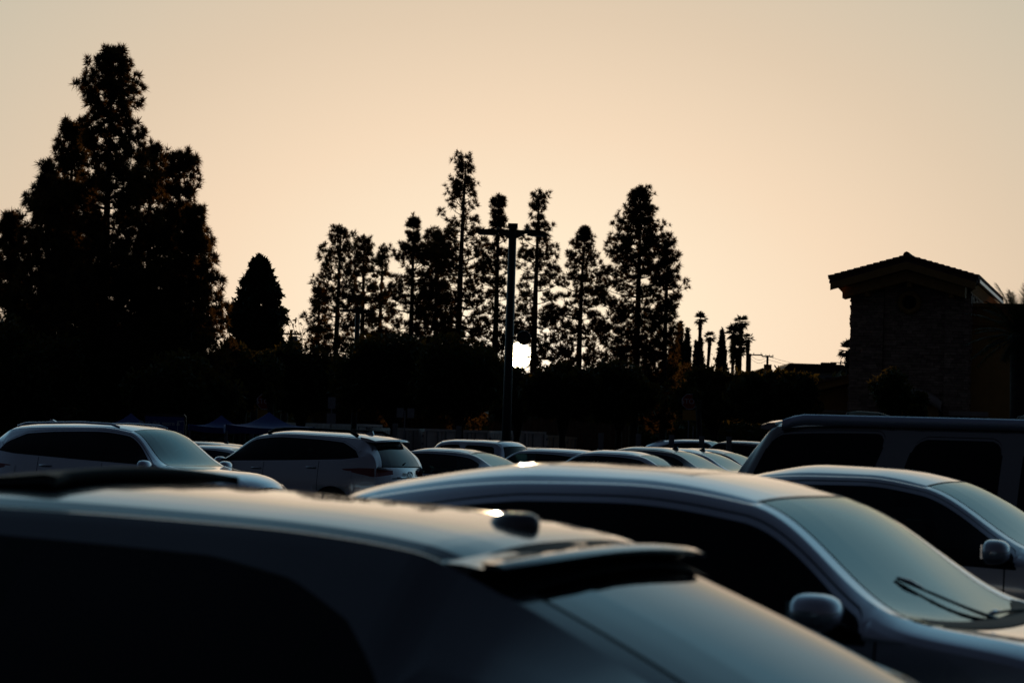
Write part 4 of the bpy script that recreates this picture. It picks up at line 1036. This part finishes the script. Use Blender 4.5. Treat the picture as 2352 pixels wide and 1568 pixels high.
fan_palm(1605, 716, 868, 240, 17, 'tall slender fan palm with a round head above the cypresses', 1.3)
fan_palm(1628, 760, 868, 238, 15, 'shorter fan palm with a leaning trunk right of the tall one', 1.2, -.55)
fan_palm(1699, 722, 868, 240, 20, 'highest fan palm of the shaggy cluster', 2.6)
fan_palm(1682, 742, 868, 239, 23, 'broad fan palm at the left of the shaggy cluster', 3.0)
fan_palm(1716, 764, 868, 238, 16, 'small fan palm at the right of the shaggy cluster', 1.5)
fan_palm(1694, 775, 868, 237, 24, 'fan palm with a thick skirt at the foot of the shaggy cluster', 3.0)
fan_palm(1947, 780, 905, 160, 26, 'fan palm peeping out left of the stone tower', 1.6, group='fan palms by the building')

def date_palm(px, py, D, rpx, label, n=46):
    c = at(px, py, D); z0 = g(c.x, c.y); h = c.z - z0; Lf = rpx * D / FPX
    rt = empty('date_palm', (c.x, c.y, z0), label, 'palm')
    MB().tube([(0, 0, 0), (0, 0, h * .5), (0, 0, h + .1)], [.34, .30, .36], 12).build('trunk', M['bark'], rt, True)
    for k in range(n):
        an = 2.399 * k; el = 1.45 - 1.75 * (k / n); V = []
        L_ = Lf * rng.uniform(.85, 1.05); p = np.array([0, 0, h]); d = np.array([math.cos(an) * math.cos(el), math.sin(an) * math.cos(el), math.sin(el)])
        pts = [p]; S_ = 16
        for q in range(S_):
            d = d + np.array([0, 0, -.055]); d /= np.linalg.norm(d); p = p + d * L_ / S_; pts.append(p)
        sd = np.array([-math.sin(an), math.cos(an), 0])
        for q in range(S_):
            a, b = pts[q], pts[q + 1]
            V += [a - sd * .015, a + sd * .015, b, a - sd * .015, b, b + np.array([0, 0, .01])]
            if q < 2: continue
            tg = (b - a) / np.linalg.norm(b - a); up_ = np.cross(sd, tg)
            for r_ in range(3):
                c0 = a + (b - a) * r_ / 3; ll = L_ * .20 * math.sin(math.pi * min(1, (q + 2) / (S_ + 2))) ** .6 + .03
                for sg in (-1, 1):
                    dd = tg * .75 + sd * sg * .75 + up_ * .25 + rng.normal(0, .07, 3); V += [c0 - tg * .02, c0 + tg * .02, c0 + dd * ll]
        bigmesh('frond', np.array(V), 3, M['palm'], rt)
date_palm(2342, 776, 88, 132, 'large feathery date palm at the right edge in front of the stone building')

# ------------------------------------------------------------------ stone building at right
M['stucco'] = mat('ochre_stucco', (.46, .25, .07), .9, noise=.12, nscale=2, bump=.2, bscale=60)
M['trimwood'] = mat('ochre_trim', (.36, .19, .05), .8, noise=.15, nscale=3)
M['pale'] = mat('pale_plaster', (.42, .34, .28), .9, noise=.12, nscale=2)
M['tile'] = mat('clay_tile', (.13, .06, .04), .8, noise=.35, nscale=4)
M['gutter'] = mat('gutter_metal', (.45, .40, .36), .35, .7)
STN = []
for i in range(5):
    f = i / 4; STN.append(mat('ledger_stone', (.26 + .18 * f, .18 + .13 * f, .13 + .09 * f), .9, noise=.3, nscale=6, bump=.6, bscale=25))
mortar = mat('mortar', (.05, .042, .035), 1)
BD = 105.0; bs = BD / FPX
pL = at(1955, 900, BD); pR = at(2228, 900, BD)
byaw = R(-15.5)
bo = empty('stone_building', (pL.x, pL.y, 0), 'stone-clad store tower with a tiled gable roof and ochre eaves at right', 'building', None, byaw)
bo.location.z = g(pL.x, pL.y)
zb_ = bo.location.z
BMI = Matrix.Translation(bo.location) @ Matrix.Rotation(byaw, 4, 'Z'); BMI = BMI.inverted()
def bl(px, py, yl):
    """local building coordinates of the photo point on the plane y = yl of the building"""
    o_ = BMI @ CAM; d_ = BMI.to_3x3() @ ray(px, py); q_ = o_ + d_ * ((yl - o_.y) / d_.y); return q_.x, q_.z
oF = -1.5
BW = bl(2222, 900, 0)[0]
def bz_at(px, py): return bl(px, py, 0)[1]
zE = bz_at(1957, 672); apx, zap = bl(2082, 590, oF); zA = zap
oL, zl = bl(1906, 638, oF); oR, zr = bl(2243, 637, oF)
BDP = 13.6
mbw = MB(); mbw.box((BW / 2, BDP / 2, zE / 2), (BW, BDP, zE)); 
mbw.prism([(.0, zE + .002), (BW, zE + .002), (BW, zr - .3), (apx, zA - .3), (0, zl - .1)], .02, BDP - .02, 'XZ'); mbw.build('wall', mortar, bo)
# ledger stones: courses of uneven stones, proud by different amounts
stv = [MB() for _ in STN]
def course(z, hgt, x0, x1, yface, ax='x'):
    x = x0
    while x < x1 - .02:
        l_ = min(rng.uniform(.22, .62), x1 - x)
        pr_ = rng.uniform(.02, .085); i = rng.integers(0, len(STN))
        if ax == 'x': stv[i].box((x + l_ / 2, yface - pr_ / 2, z + hgt / 2), (l_ - .012, pr_, hgt - .010))
        else: stv[i].box((yface, x + l_ / 2, z + hgt / 2), (pr_ * 2, l_ - .012, hgt - .010))
        x += l_
z = 0.
pil = BW * .27
while z < zA - 1.0:
    hgt = rng.uniform(.085, .15)
    xa, xb_ = 0., BW
    if z > zE: f = (z + hgt - zE) / (zA - .95 - zE); xa, xb_ = apx * f + .05, BW - (BW - apx) * f - .05
    if xb_ - xa > .3:
        course(z, hgt, max(xa, pil), min(xb_, BW - pil * .75), 0)
        if z < zE:
            course(z, hgt, -.06, pil, -.16); course(z, hgt, BW - pil * .75, BW + .04, -.16)
            course(z, hgt, -.16, 4.0, -.06, 'y')
            course(z, hgt, -.16, 5.0, BW + .04, 'y')
    z += hgt
mbp = MB(); mbp.box((pil / 2 - .02, -.075, zE / 2), (pil, .15, zE)); mbp.box((BW - pil * .375, -.075, zE / 2), (pil * .75, .15, zE)); mbp.build('pier', mortar, bo)
for i, s_ in enumerate(stv):
    o = s_.build('stone_cladding', STN[i], bo); o['kind'] = 'stuff'
# roof: two slopes with overhang, ochre barge boards, exposed tiles
def slope(xa, za, xb_, zb2, name):
    mb = MB(); mb.prism([(xa, za), (xb_, zb2), (xb_, zb2 - .20), (xa, za - .20)], oF + .12, BDP + .6, 'XZ'); return mb.build(name, M['tile'], bo)
slope(oL, zl, apx, zap, 'roof_slope'); slope(apx + .003, zap, oR, zr, 'roof_slope')
def barge(xa, za, xb_, zb2, dz0, dz1, y, th, name, m_):
    mb = MB(); mb.prism([(xa, za + dz0), (xb_, zb2 + dz0), (xb_, zb2 + dz1), (xa, za + dz1)], y, y + th, 'XZ'); return mb.build(name, m_, bo)
barge(oL + .02, zl, apx, zap, -.20, -.52, oF + .04, .12, 'barge_board', M['trimwood']); barge(apx + .003, zap, oR - .02, zr, -.20, -.52, oF + .04, .12, 'barge_board', M['trimwood'])
barge(oL + .5, zl + .14, apx, zap - .02, -.52, -.98, oF + .42, 1.05, 'eave_soffit', M['trimwood']); barge(apx + .003, zap - .02, oR - .5, zr + .14, -.52, -.98, oF + .42, 1.05, 'eave_soffit', M['trimwood'])
for xa, xb_, nm in ((oL + .05, -.02, 0), (BW + .02, oR - .05, 1)):
    mb = MB(); zz = zl if nm == 0 else zr
    if nm == 0: mb.prism([(oL + .05, zl - .22), (-.05, zE + .25), (-.05, zE - .02), (oL + .45, zl - .62)], oF + 1.5, BDP, 'XZ')
    else: mb.prism([(oR - .05, zr - .22), (BW + .05, zE + .25), (BW + .05, zE - .1), (oR - .45, zr - .62)], oF + 1.5, BDP, 'XZ')
    mb.build('eave_soffit', M['trimwood'], bo)
MB().box((oR + .05, BDP / 2 + oF / 2 + .3, zr - .12), (.12, BDP - oF - .6, .14)).build('gutter', M['gutter'], bo)
MB().box((oL - .05, BDP / 2 + oF / 2 + .3, zl - .12), (.12, BDP - oF - .6, .14)).build('gutter', M['gutter'], bo)
# tiles: rake tiles one by one along both gable edges, field tiles joined
tl = None
def barrel(mb, p0, p1, r_, n=6):
    mb.tube([p0, p1], [r_, r_ * 1.12], n)
for (xa, za, xb_, zb2) in ((apx, zap, oL - .05, zl), (apx, zap, oR + .05, zr)):
    nt_ = 12
    for k in range(nt_):
        f0, f1 = k / nt_, (k + 1.12) / nt_
        p0 = Vector((xa + (xb_ - xa) * f0, oF + .12, za + (zb2 - za) * f0 + .015)); p1 = Vector((xa + (xb_ - xa) * f1, oF + .12, za + (zb2 - za) * f1 + .045))
        mb = MB(); barrel(mb, p0, p1, .095); mb.build('rake_tile', M['tile'], bo)
    fm = MB()
    for c_ in range(36):
        y = oF + .42 + c_ * .42
        for k in range(nt_):
            f0, f1 = k / nt_, (k + 1.1) / nt_
            barrel(fm, (xa + (xb_ - xa) * f0, y, za + (zb2 - za) * f0 + .0), (xa + (xb_ - xa) * f1, y, za + (zb2 - za) * f1 + .035), .12, 5)
    fm.build('roof_tiles', M['tile'], bo, kind='stuff')
MB().tube([(apx, oF, zap + .09), (apx, BDP + .5, zap + .09)], .15, 8).build('ridge_tile', M['tile'], bo)
# corbels, round vent
for f, dz in ((.14, 0), (.5, 0), (.86, 0)):
    x = BW * f; zz = zE + (zA - .95 - zE) * (1 - abs(f - .5) * 2) + .1 + (.15 if f != .5 else .2)
    MB().box((x, -.55, zz - .35), (.20, .8, .5)).build('corbel', M['trimwood'], bo)
vx, vz = BW * .5 - .05, bz_at(2090, 695)
vm = MB(); prf = [(.30, -.10), (.30, -.26), (.38, -.29), (.50, -.26), (.52, -.12)]
vm.lathe(prf, 'Y', (vx, 0, vz), 28); vm.build('round_vent', M['trimwood'], bo, True)
MB().lathe([(.301, -.2), (.001, -.2)], 'Y', (vx, 0, vz), 20).build('vent_louvre', M['black'], bo)
# arched canopy and doorway
def arch(x0, x1, zb2, rise, y0, y1, th, name, m_):
    n = 14; mb = MB(); V, Fc = [], []
    for k in range(n + 1):
        f = k / n; x = x0 + (x1 - x0) * f; zz = zb2 + rise * (1 - (2 * f - 1) ** 2)
        V += [(x, y0, zz), (x, y1, zz + .15), (x, y1, zz - th), (x, y0, zz - th)]
    for k in range(n):
        for r_ in range(4): Fc.append((k * 4 + r_, k * 4 + (r_ + 1) % 4, (k + 1) * 4 + (r_ + 1) % 4, (k + 1) * 4 + r_))
    return mesh(name, V, Fc, m_, bo, True)
ax0, ax1 = BW * .30, BW * .80; za_ = bz_at(2100, 915)
arch(ax0, ax1, za_ - .25, .55, -1.1, -.05, .30, 'arched_canopy', M['pale'])
MB().box(((ax0 + ax1) / 2, -.45, (za_ - .3) / 2), (ax1 - ax0 - .3, .5, za_ - .3)).build('entry_wall', M['stucco'], bo)
MB().box((BW * 1.02, -.35, bz_at(2205, 950)), (BW * .33, .5, .2)).build('ledge', M['pale'], bo)
# right wing, parapet and left wing gable
wr = MB(); zwp = bz_at(2300, 703); wr.box((BW + 6.05, 3.6, zwp / 2), (12, 6, zwp)); wr.build('wing_wall', M['stucco'], bo)
MB().box((BW + 6.05, .5, zwp + .06), (12.2, .35, .16)).build('parapet_cap', M['trimwood'], bo)
MB().box((BW + 6.05, .55, zwp - .75), (12, .14, .12)).build('parapet_band', M['trimwood'], bo)
zl2 = bz_at(1870, 895); zl3 = bz_at(1945, 868)
wl = MB(); wl.prism([(-2.6, 0), (-.2, 0), (-.2, zl3 - .3), (-2.6, zl2 - .25)], 1.5, 9, 'XZ'); wl.build('wing_wall', M['stucco'], bo)
wl = MB(); wl.prism([(-3.0, zl2 - .05), (-.15, zl3 + .1), (-.15, zl3 - .2), (-3.0, zl2 - .35)], .6, 9.4, 'XZ'); wl.build('wing_eave', M['trimwood'], bo)
wl = MB(); wl.prism([(-3.1, zl2 + .03), (-.12, zl3 + .19), (-.12, zl3 + .105), (-3.1, zl2 - .045)], .45, 9.5, 'XZ'); wl.build('wing_roof', M['tile'], bo)
MB().box((-1.3, 1.4, zl2 - .9), (2.4, .2, .12)).build('ledge', M['pale'], bo)

# ------------------------------------------------------------------ lamp posts
M['pole'] = mat('bronze_pole', (.035, .028, .024), .5, .3)
M['lampglass'] = mat('lamp_lens', (.6, .62, .65), .3, coat=.5)
def lamp(px, top, D, wpx, label, plate=False, arms=1.0, polepx=18):
    c = at(px, top, D); z0 = g(c.x, c.y); H = c.z - z0; s_ = D / FPX
    rt = empty('lamp_post', (c.x, c.y, z0), label, 'lamp post', 'lamp posts of the parking lot')
    pw = polepx * s_
    MB().tube([(0, 0, 0), (0, 0, H - .02)], [pw * .62, pw * .5], 12).build('pole', M['pole'], rt, True)
    MB().tube([(0, 0, 0), (0, 0, .75)], [.3, .3], 14).build('footing', M['pale'], rt, True)
    MB().box((0, 0, H + .04), (pw * 1.25, pw * 1.25, .12)).build('pole_cap', M['pole'], rt)
    hw_ = wpx * s_ / 2
    for sg in (-1, 1):
        MB().prism([(sg * pw * .4, H - .05), (sg * pw * 1.6, H - .06), (sg * hw_ * .55, H - .08), (sg * hw_ * .55, H - .13), (sg * pw * 1.6, H - .14), (sg * pw * .8, H - .24), (sg * pw * .4, H - .27)], -.05, .05, 'XZ').build('arm', M['pole'], rt)
        hm = MB(); hm.prism([(sg * hw_ * .40, H - .065), (sg * hw_ * .60, H - .055), (sg * hw_ * .92, H - .085), (sg * hw_, H - .135), (sg * hw_, H - .175), (sg * hw_ * .95, H - .188), (sg * hw_ * .42, H - .178)], -.17, .17, 'XZ')
        hd = hm.build('lamp_head', M['pole'], rt)
        MB().box((sg * hw_ * .72, 0, H - .192), (hw_ * .40, .26, .012)).build('lamp_lens', M['lampglass'], hd)
        MB().lathe([(.03, 0), (.03, .05), (.02, .07), (.001, .07)], 'Z', (sg * hw_ * .42, 0, H - .065), 10).build('photocell', M['pole'], hd)
        for k in range(7): MB().box((sg * hw_ * (.62 + .05 * k), 0, H - .060 - .005 * k), (.015, .28, .03)).build('cooling_fin', M['pole'], hd)
    if plate:
        b = at(1203, 776, D); q = b - Vector((c.x, c.y, z0))
        MB().lathe([(.001, -.02), (.155, -.02), (.17, -.03), (.18, 0), (.17, .03), (.155, .015), (.001, .015)], 'Y', (q.x, -.08, q.z), 26).build('round_plate', M['pole'], rt, True)
        MB().box((q.x / 2, -.04, q.z), (abs(q.x), .05, .05)).build('bracket', M['pole'], rt)
    return rt
lamp(1178, 523, 60, 160, 'near bronze lamp post with two flat heads, standing beside the low sun', True)
lamp(822, 708, 116, 82, 'far lamp post with two flat heads in front of the middle pines', polepx=11)

# ------------------------------------------------------------------ signs
M['stopred'] = mat('sign_red', (.30, .018, .015), .45, noise=.1)
M['signwhite'] = mat('sign_white', (.62, .62, .62), .45)
M['signyellow'] = mat('sign_yellow', (.42, .20, .015), .5)
M['galv'] = mat('galvanised', (.26, .26, .27), .45, .6, noise=.2, nscale=8)
M['signblue'] = mat('sign_blue', (.022, .05, .24), .45)
def text(body, size, loc, m_, parent, name='lettering', ax='CENTER'):
    cu = bpy.data.curves.new(name, 'FONT'); cu.body = body; cu.size = size; cu.align_x = ax; cu.align_y = 'CENTER'; cu.extrude = .004
    tmp = bpy.data.objects.new('tmp', cu); COL.objects.link(tmp)
    dg = bpy.context.evaluated_depsgraph_get(); me = bpy.data.meshes.new_from_object(tmp.evaluated_get(dg)); me.name = name
    bpy.data.objects.remove(tmp); me.materials.clear(); me.materials.append(m_)
    me.transform(Matrix.Translation(loc) @ Matrix.Rotation(math.pi / 2, 4, 'X'))
    return link(name, me, parent)
def octagon(r): return [(r * math.cos(math.pi / 8 + k * math.pi / 4), r * math.sin(math.pi / 8 + k * math.pi / 4)) for k in range(8)]
def stop_sign(px, py, D, label, posts=1):
    c = at(px, py, D); z0 = g(c.x, c.y); h = c.z - z0
    rt = empty('stop_sign', (c.x, c.y, z0), label, 'stop sign', 'stop signs at the lot exit')
    MB().prism([(a, h + b) for a, b in octagon(.345)], -.02, -.005, 'XZ').build('border', M['signwhite'], rt)
    MB().prism([(a, h + b) for a, b in octagon(.318)], -.026, -.0201, 'XZ').build('face', M['stopred'], rt)
    text('STOP', .29, (0, -.03, h), M['signwhite'], rt)
    MB().box((.02, -.014, h - .56), (.60, .012, .42)).build('yellow_plate', M['signyellow'], rt)
    for x in ((-.02, .18) if posts == 2 else (0,)):
        p = MB().box((x, .02, (h + (.3 if x <= 0 else -1.0)) / 2), (.05, .035, h + (.3 if x <= 0 else -1.0)))
        p.build('post', M['galv'], rt)
    return rt
stop_sign(1584, 922, 100, 'right stop sign with a yellow plate under it, on two steel posts', 2)
stop_sign(608, 922, 100, 'left stop sign above the blue canopy, half hidden by leaves')
crown_tree(622, 905, 97, 16, 22, 'leafy branch tip covering half of the left stop sign', None, n=420, leaf=.13, hang=.3, name='sapling', cat='sapling', clumps=8)
crown_tree(1604, 905, 97, 12, 20, 'leafy branch tip over the right edge of the right stop sign', None, n=240, leaf=.10, hang=.3, name='sapling', cat='sapling', clumps=7)
# app sign
c = at(378, 984, 60); z0 = g(c.x, c.y); h = c.z - z0
ap = empty('app_sign', (c.x, c.y, z0), 'dark blue store sign reading Shop the store & more with our app', 'sign', None, R(-3))
k_ = 60 / FPX; W2, H2 = 49 * k_, 34 * k_
MB().prism([(-W2, h - H2), (W2, h - H2), (W2, h + H2 - .06), (W2 - .06, h + H2), (-W2 + .06, h + H2), (-W2, h + H2 - .06)], .0, .07, 'XZ').build('frame', M['pole'], ap)
MB().box((0, -.006, h - .02), (2 * W2 - .08, .02, 2 * H2 - .10)).build('panel', M['signblue'], ap)
text('Shop the store &', .150, (-.13, -.022, h + .13), M['signwhite'], ap); text('more with our app.', .150, (-.10, -.022, h - .06), M['signwhite'], ap)
ph = MB()
for x, zz, a, b in ((.27 - .0, 0, .012, .36), (.43, 0, .012, .36), (.35, .18, .17, .012), (.35, -.18, .17, .012), (.35, .165, .05, .012)): ph.box((x + .06, -.021, h + .02 + zz), (a, .008, b))
ph.build('phone_outline', M['signwhite'], ap)
for x in (-W2 * .8, W2 * .8): MB().tube([(x, .035, 0), (x, .035, h - H2 + .01)], .03, 8).build('post', M['pole'], ap)
# small sign posts
def small_sign(px, py, D, label, plates):
    c = at(px, py, D); z0 = g(c.x, c.y); h = c.z - z0
    rt = empty('sign_post', (c.x, c.y, z0), label, 'sign post')
    MB().box((0, .02, (h + .1) / 2), (.05, .035, h + .1)).build('post', M['galv'], rt)
    for x, dz, w_, h_ in plates: MB().box((x, -.012, h + dz), (w_, .012, h_)).build('sign_plate', M['galv'], rt)
small_sign(762, 925, 95, 'thin sign post with stacked small plates left of the far lamp post', [(0, 0, .30, .45), (.0, -.62, .36, .42)])
small_sign(930, 948, 90, 'thin sign post with two small plates in front of the containers', [(-.18, 0, .26, .36), (.22, 0, .26, .36)])

# ------------------------------------------------------------------ blue canopies
M['canopy'] = mat('blue_canvas', (.03, .045, .20), .8, noise=.15, nscale=1.5)
def tent(px, apex, eave, wpx, D, label):
    c = at(px, eave, D); z0 = g(c.x, c.y); s_ = D / FPX; hw_ = wpx * s_ / 2; ze_ = c.z - z0; za2 = at(px, apex, D).z - z0
    rt = empty('pop_up_canopy', (c.x, c.y, z0), label, 'canopy', 'blue pop-up canopies', R(8))
    V, Fc = [], []; n = 8
    for sd in range(4):
        b = len(V); ca, sa = math.cos(sd * math.pi / 2), math.sin(sd * math.pi / 2)
        for i in range(n + 1):
            f = i / n; zz = za2 + (ze_ - za2) * f - .22 * math.sin(f * math.pi) * (1 - .3 * f)
            for j in range(n + 1):
                q = -1 + 2 * j / n; x, y = hw_ * f * q, -hw_ * f
                V.append((x * ca - y * sa, x * sa + y * ca, zz - .10 * f * (1 - q * q)))
        for i in range(n):
            for j in range(n): Fc.append((b + i * (n + 1) + j, b + i * (n + 1) + j + 1, b + (i + 1) * (n + 1) + j + 1, b + (i + 1) * (n + 1) + j))
        b2 = len(V)
        for j in range(n + 1):
            q = -1 + 2 * j / n
            for dz in (-.10 * (1 - q * q), -.10 * (1 - q * q) - .22):
                x, y = hw_ * q, -hw_ * 1.001; V.append((x * ca - y * sa, x * sa + y * ca, ze_ + dz))
        for j in range(n): Fc.append((b2 + 2 * j, b2 + 2 * j + 2, b2 + 2 * j + 3, b2 + 2 * j + 1))
    mesh('canopy_top', V, Fc, M['canopy'], rt, False)
    for sx in (-1, 1):
        for sy in (-1, 1): MB().box((sx * (hw_ - .06), sy * (hw_ - .06), ze_ / 2), (.05, .05, ze_)).build('leg', M['galv'], rt)
    return rt
tent(617, 946, 977, 200, 83, 'blue canopy with a sharp peak under the left stop sign')
tent(300, 948, 972, 150, 88, 'blue canopy behind the left side of the app sign')
tent(508, 953, 976, 150, 92, 'blue canopy between the app sign and the peaked canopy')

# ------------------------------------------------------------------ containers, wall, steel posts
CW = [mat('container_paint', c_, .6, .1, noise=.12, nscale=2) for c_ in ((.75, .72, .66), (.66, .62, .56), (.70, .60, .42))]
def container(px, top, D, yaw, label, m_, L_=6.06):
    c = at(px, top, D); W3 = 1.95
    z0 = g(c.x, c.y); H3 = c.z - z0
    rt = empty('shipping_container', (c.x, c.y, z0), label, 'shipping container', 'shipping containers behind the lot', yaw)
    bm_ = MB(); bm_.box((0, L_ / 2 + .05, H3 / 2), (W3 - .06, L_ - .1, H3 - .05)); bm_.build('body', m_, rt)
    for sg in (-1, 1):                                     # corrugated long sides
        sm_ = MB()
        for k in range(21): sm_.box((sg * (W3 / 2 - .02), .25 + k * .28, H3 / 2), (.05, .15, H3 - .3))
        sm_.build('corrugation', m_, rt, kind='stuff')
    fr_ = MB()
    for x in (-W3 / 2 + .06, W3 / 2 - .06): fr_.box((x, .03, H3 / 2), (.12, .14, H3))
    for zz in (.08, H3 - .06): fr_.box((0, .03, zz), (W3 - .25, .13, .12))
    fr_.build('end_frame', m_, rt)
    for sg in (-1, 1):
        dr = MB().box((sg * .545, .02, H3 / 2), (1.06, .05, H3 - .28)).build('door', m_, rt)
        for x in (.22, .84): MB().tube([(sg * x, -.045, .12), (sg * x, -.045, H3 - .12)], .028, 6).build('lock_rod', M['galv'], dr)
        MB().box((sg * .53, -.05, H3 * .42), (.5, .03, .05)).build('lock_handle', M['galv'], dr)
        for zz in (.3, .5, .7, .85): MB().box((sg * 1.05, -.02, H3 * zz), (.10, .05, .10)).build('hinge', M['galv'], dr)
for a in [(848, 974, 121, R(52), 'white container showing its long side, leftmost of the container row', CW[0]), (940, 983, 119, R(28), 'pale container with barred doors beside the small sign post', CW[1]),
          (1015, 985, 119, R(28), 'pale container with barred doors in the middle of the row', CW[0]), (1083, 988, 120, R(28), 'greyish container with barred doors left of the near lamp post', CW[1]),
          (1215, 990, 121, R(28), 'white container with barred doors right of the near lamp post', CW[0]), (1262, 999, 123, R(28), 'sand-coloured container right of the low sun', CW[2]), (1312, 1003, 124, R(28), 'small far container at the right end of the row', CW[2])]:
    container(*a)
M['fencewood'] = mat('brown_boards', (.12, .065, .035), .9, noise=.3, nscale=3)
p0, p1 = at(1130, 945, 127), at(1445, 978, 122.5)
fo = empty('board_wall', (p0.x, p0.y, g(p0.x, p0.y)), 'long brown board wall running behind the containers', 'wall')
nbd = 44; z00 = g(p0.x, p0.y)
for k in range(nbd):
    f = k / nbd; q = p0.lerp(p1, f + .5 / nbd); zt = q.z - z00; zg = g(q.x, q.y) - z00 - .2
    dxy = (p1 - p0); an = math.atan2(dxy.y, dxy.x); wl_ = dxy.xy.length / nbd
    MB().box((q.x - p0.x, q.y - p0.y + rng.normal(0, .015), (zt + zg) / 2), (wl_ - .02, .06, zt - zg), an).build('board', M['fencewood'], fo)
# perforated steel posts at the far edge of the lot
sp = None
for i, (px, py, D, lab) in enumerate([(908, 972, 74, 'perforated steel post by the left containers'), (1054, 978, 74, 'perforated steel post in front of the middle containers'), (1381, 994, 74, 'perforated steel post below the board wall'), (1467, 996, 74, 'perforated steel post left of the far white car'),
                              (1543, 998, 74, 'perforated steel post in front of the far white car, left'), (1612, 1001, 74, 'perforated steel post in front of the far white car, right'), (1675, 1002, 74, 'perforated steel post left of the dark red car')]):
    c = at(px, py, D); z0 = g(c.x, c.y); h = c.z - z0
    rt = empty('steel_post', (c.x, c.y, z0), lab, 'post', 'perforated steel posts along the far edge')
    MB().box((0, .04, h / 2), (.15, .02, h)).build('web', M['galv'], rt)
    for sx in (-1, 1):
        fl = MB()
        n_ = int(h / .1)
        for k in range(n_): fl.box((sx * .075, 0, (k + .5) * h / n_), (.012, .09, h / n_ * .6)); fl.box((sx * .075, .03, (k + .5) * h / n_), (.011, .03, h / n_ * .999))
        fl.build('flange', M['galv'], rt)

# ------------------------------------------------------------------ houses and wires on the ridge
M['hroof'] = mat('house_roof', (.05, .03, .025), .9, noise=.3, nscale=2)
M['hwall'] = mat('house_wall', (.40, .40, .42), .9, noise=.1)
M['hglass'] = mat('house_glass', (.03, .035, .04), .1)
def house(px0, px1, ridge, eave, D, label, flat=False):
    a, b = at(px0, eave, D), at(px1, eave, D); cx_ = (a.x + b.x) / 2; wd = b.x - a.x; z0 = g(cx_, D); ze_ = (a.z + b.z) / 2 - z0; zr_ = at((px0 + px1) / 2, ridge, D).z - z0
    rt = empty('hill_house', (cx_, D, z0), label, 'house')
    MB().box((0, 4, ze_ / 2 - .5), (wd * .9, 7.6, ze_ + 1)).build('wall', M['hwall'], rt)
    if flat:
        MB().prism([(-wd / 2, ze_), (wd / 2, ze_), (wd * .36, zr_), (-wd * .40, zr_)], -.5, 8.6, 'XZ').build('roof', M['hroof'], rt)
        MB().box((wd * .22, 3, zr_ + .12), (1.4, 1, .3)).build('roof_unit', M['hroof'], rt)
    else:
        MB().prism([(-wd / 2, ze_ - .05), (wd / 2, ze_ - .05), (wd / 2, ze_ + .1), (0, zr_), (-wd / 2, ze_ + .1)], -.6, 8.6, 'XZ').build('roof', M['hroof'], rt)
        MB().box((wd * .3, 4, zr_ - .1), (.7, .7, 1.2)).build('chimney', M['hroof'], rt)
    for x in (-.22, .18):
        f = MB().box((wd * x, .17, ze_ - .95), (.95, .08, 1.1)).build('window', M['hwall'], rt)
        MB().box((wd * x, .12, ze_ - .95), (.75, .03, .9)).build('pane', M['hglass'], f)
house(1712, 1788, 845, 866, 232, 'small white gabled house on the ridge right of the palm cluster')
house(1795, 1958, 836, 853, 226, 'long low white house on the ridge left of the stone tower', True)
def utility(px, top, D, arms, label):
    c = at(px, top, D); z0 = g(c.x, c.y); H = c.z - z0
    rt = empty('utility_pole', (c.x, c.y, z0), label, 'utility pole', 'utility poles on the ridge')
    MB().tube([(0, 0, 0), (0, 0, H)], [.17, .12], 8).build('pole', M['bark'], rt)
    for zz, w_ in arms:
        cb_ = MB().box((0, -.1, H - zz), (w_, .12, .14)).build('crossarm', M['bark'], rt)
        for x in (-.45, -.15, .15, .45): MB().tube([(x * w_, -.1, H - zz + .06), (x * w_, -.1, H - zz + .24)], .04, 5).build('insulator', M['galv'], cb_)
    return (c.x, c.y, c.z)
u0 = utility(669, 757, 190, [(.35, 1.6)], 'utility pole with a transformer beside the bare shrub left of middle')
o = [q for q in bpy.data.objects if q.name.startswith('utility_pole')][-1]
MB().tube([(.32, 0, u0[2] - o.location.z - 1.2), (.32, 0, u0[2] - o.location.z - .5)], .2, 8).build('transformer', M['galv'], o)
u1 = utility(1723, 812, 260, [(.12, 2.6), (3.5, 2.6)], 'utility pole with two crossarms right of the palm cluster')
u2 = utility(1763, 816, 268, [(.12, 1.3)], 'thin utility pole behind the small gabled house')
u3 = at(1925, 838, 330)
for k, dz in enumerate((-.1, -.45)):
    pts = []
    for (A_p, B_p) in ((Vector(u1), Vector(u2)), (Vector(u2), Vector(u3))):
        for q in range(12):
            f = q / 11; p = A_p.lerp(B_p, f); p.z += dz - .5 * math.sin(f * math.pi); pts.append(p)
    MB().tube(pts, .018, 4, False).build('power_line', M['black'])
    tag([q for q in bpy.data.objects if q.name.startswith('power_line')][-1], 'sagging power line over the ridge, ' + ('upper of the two wires' if k == 0 else 'lower of the two wires'), 'power line', 'power lines over the ridge')
# lattice pylon far right of the ridge
pc = at(1936, 828, 330); zp = g(pc.x, pc.y); Hp = pc.z - zp
py_ = empty('lattice_pylon', (pc.x, pc.y, zp), 'tiny lattice pylon just left of the stone tower', 'pylon')
lm = MB()
for sx in (-1, 1):
    for sy in (-1, 1): lm.tube([(sx * 1.2, sy * 1.2, 0), (sx * .25, sy * .25, Hp)], .05, 4)
for k in range(9):
    f0, f1 = k / 9, (k + 1) / 9; w0, w1 = 1.2 - .95 * f0, 1.2 - .95 * f1
    for sg in (-1, 1): lm.tube([(-w0 * sg, -w0, Hp * f0), (w1 * sg, -w1, Hp * f1)], .03, 3)
lm.build('lattice', M['galv'], py_)
for zz in (.3, 1.6): MB().box((0, 0, Hp - zz), (3.4, .1, .12)).build('crossarm', M['galv'], py_)
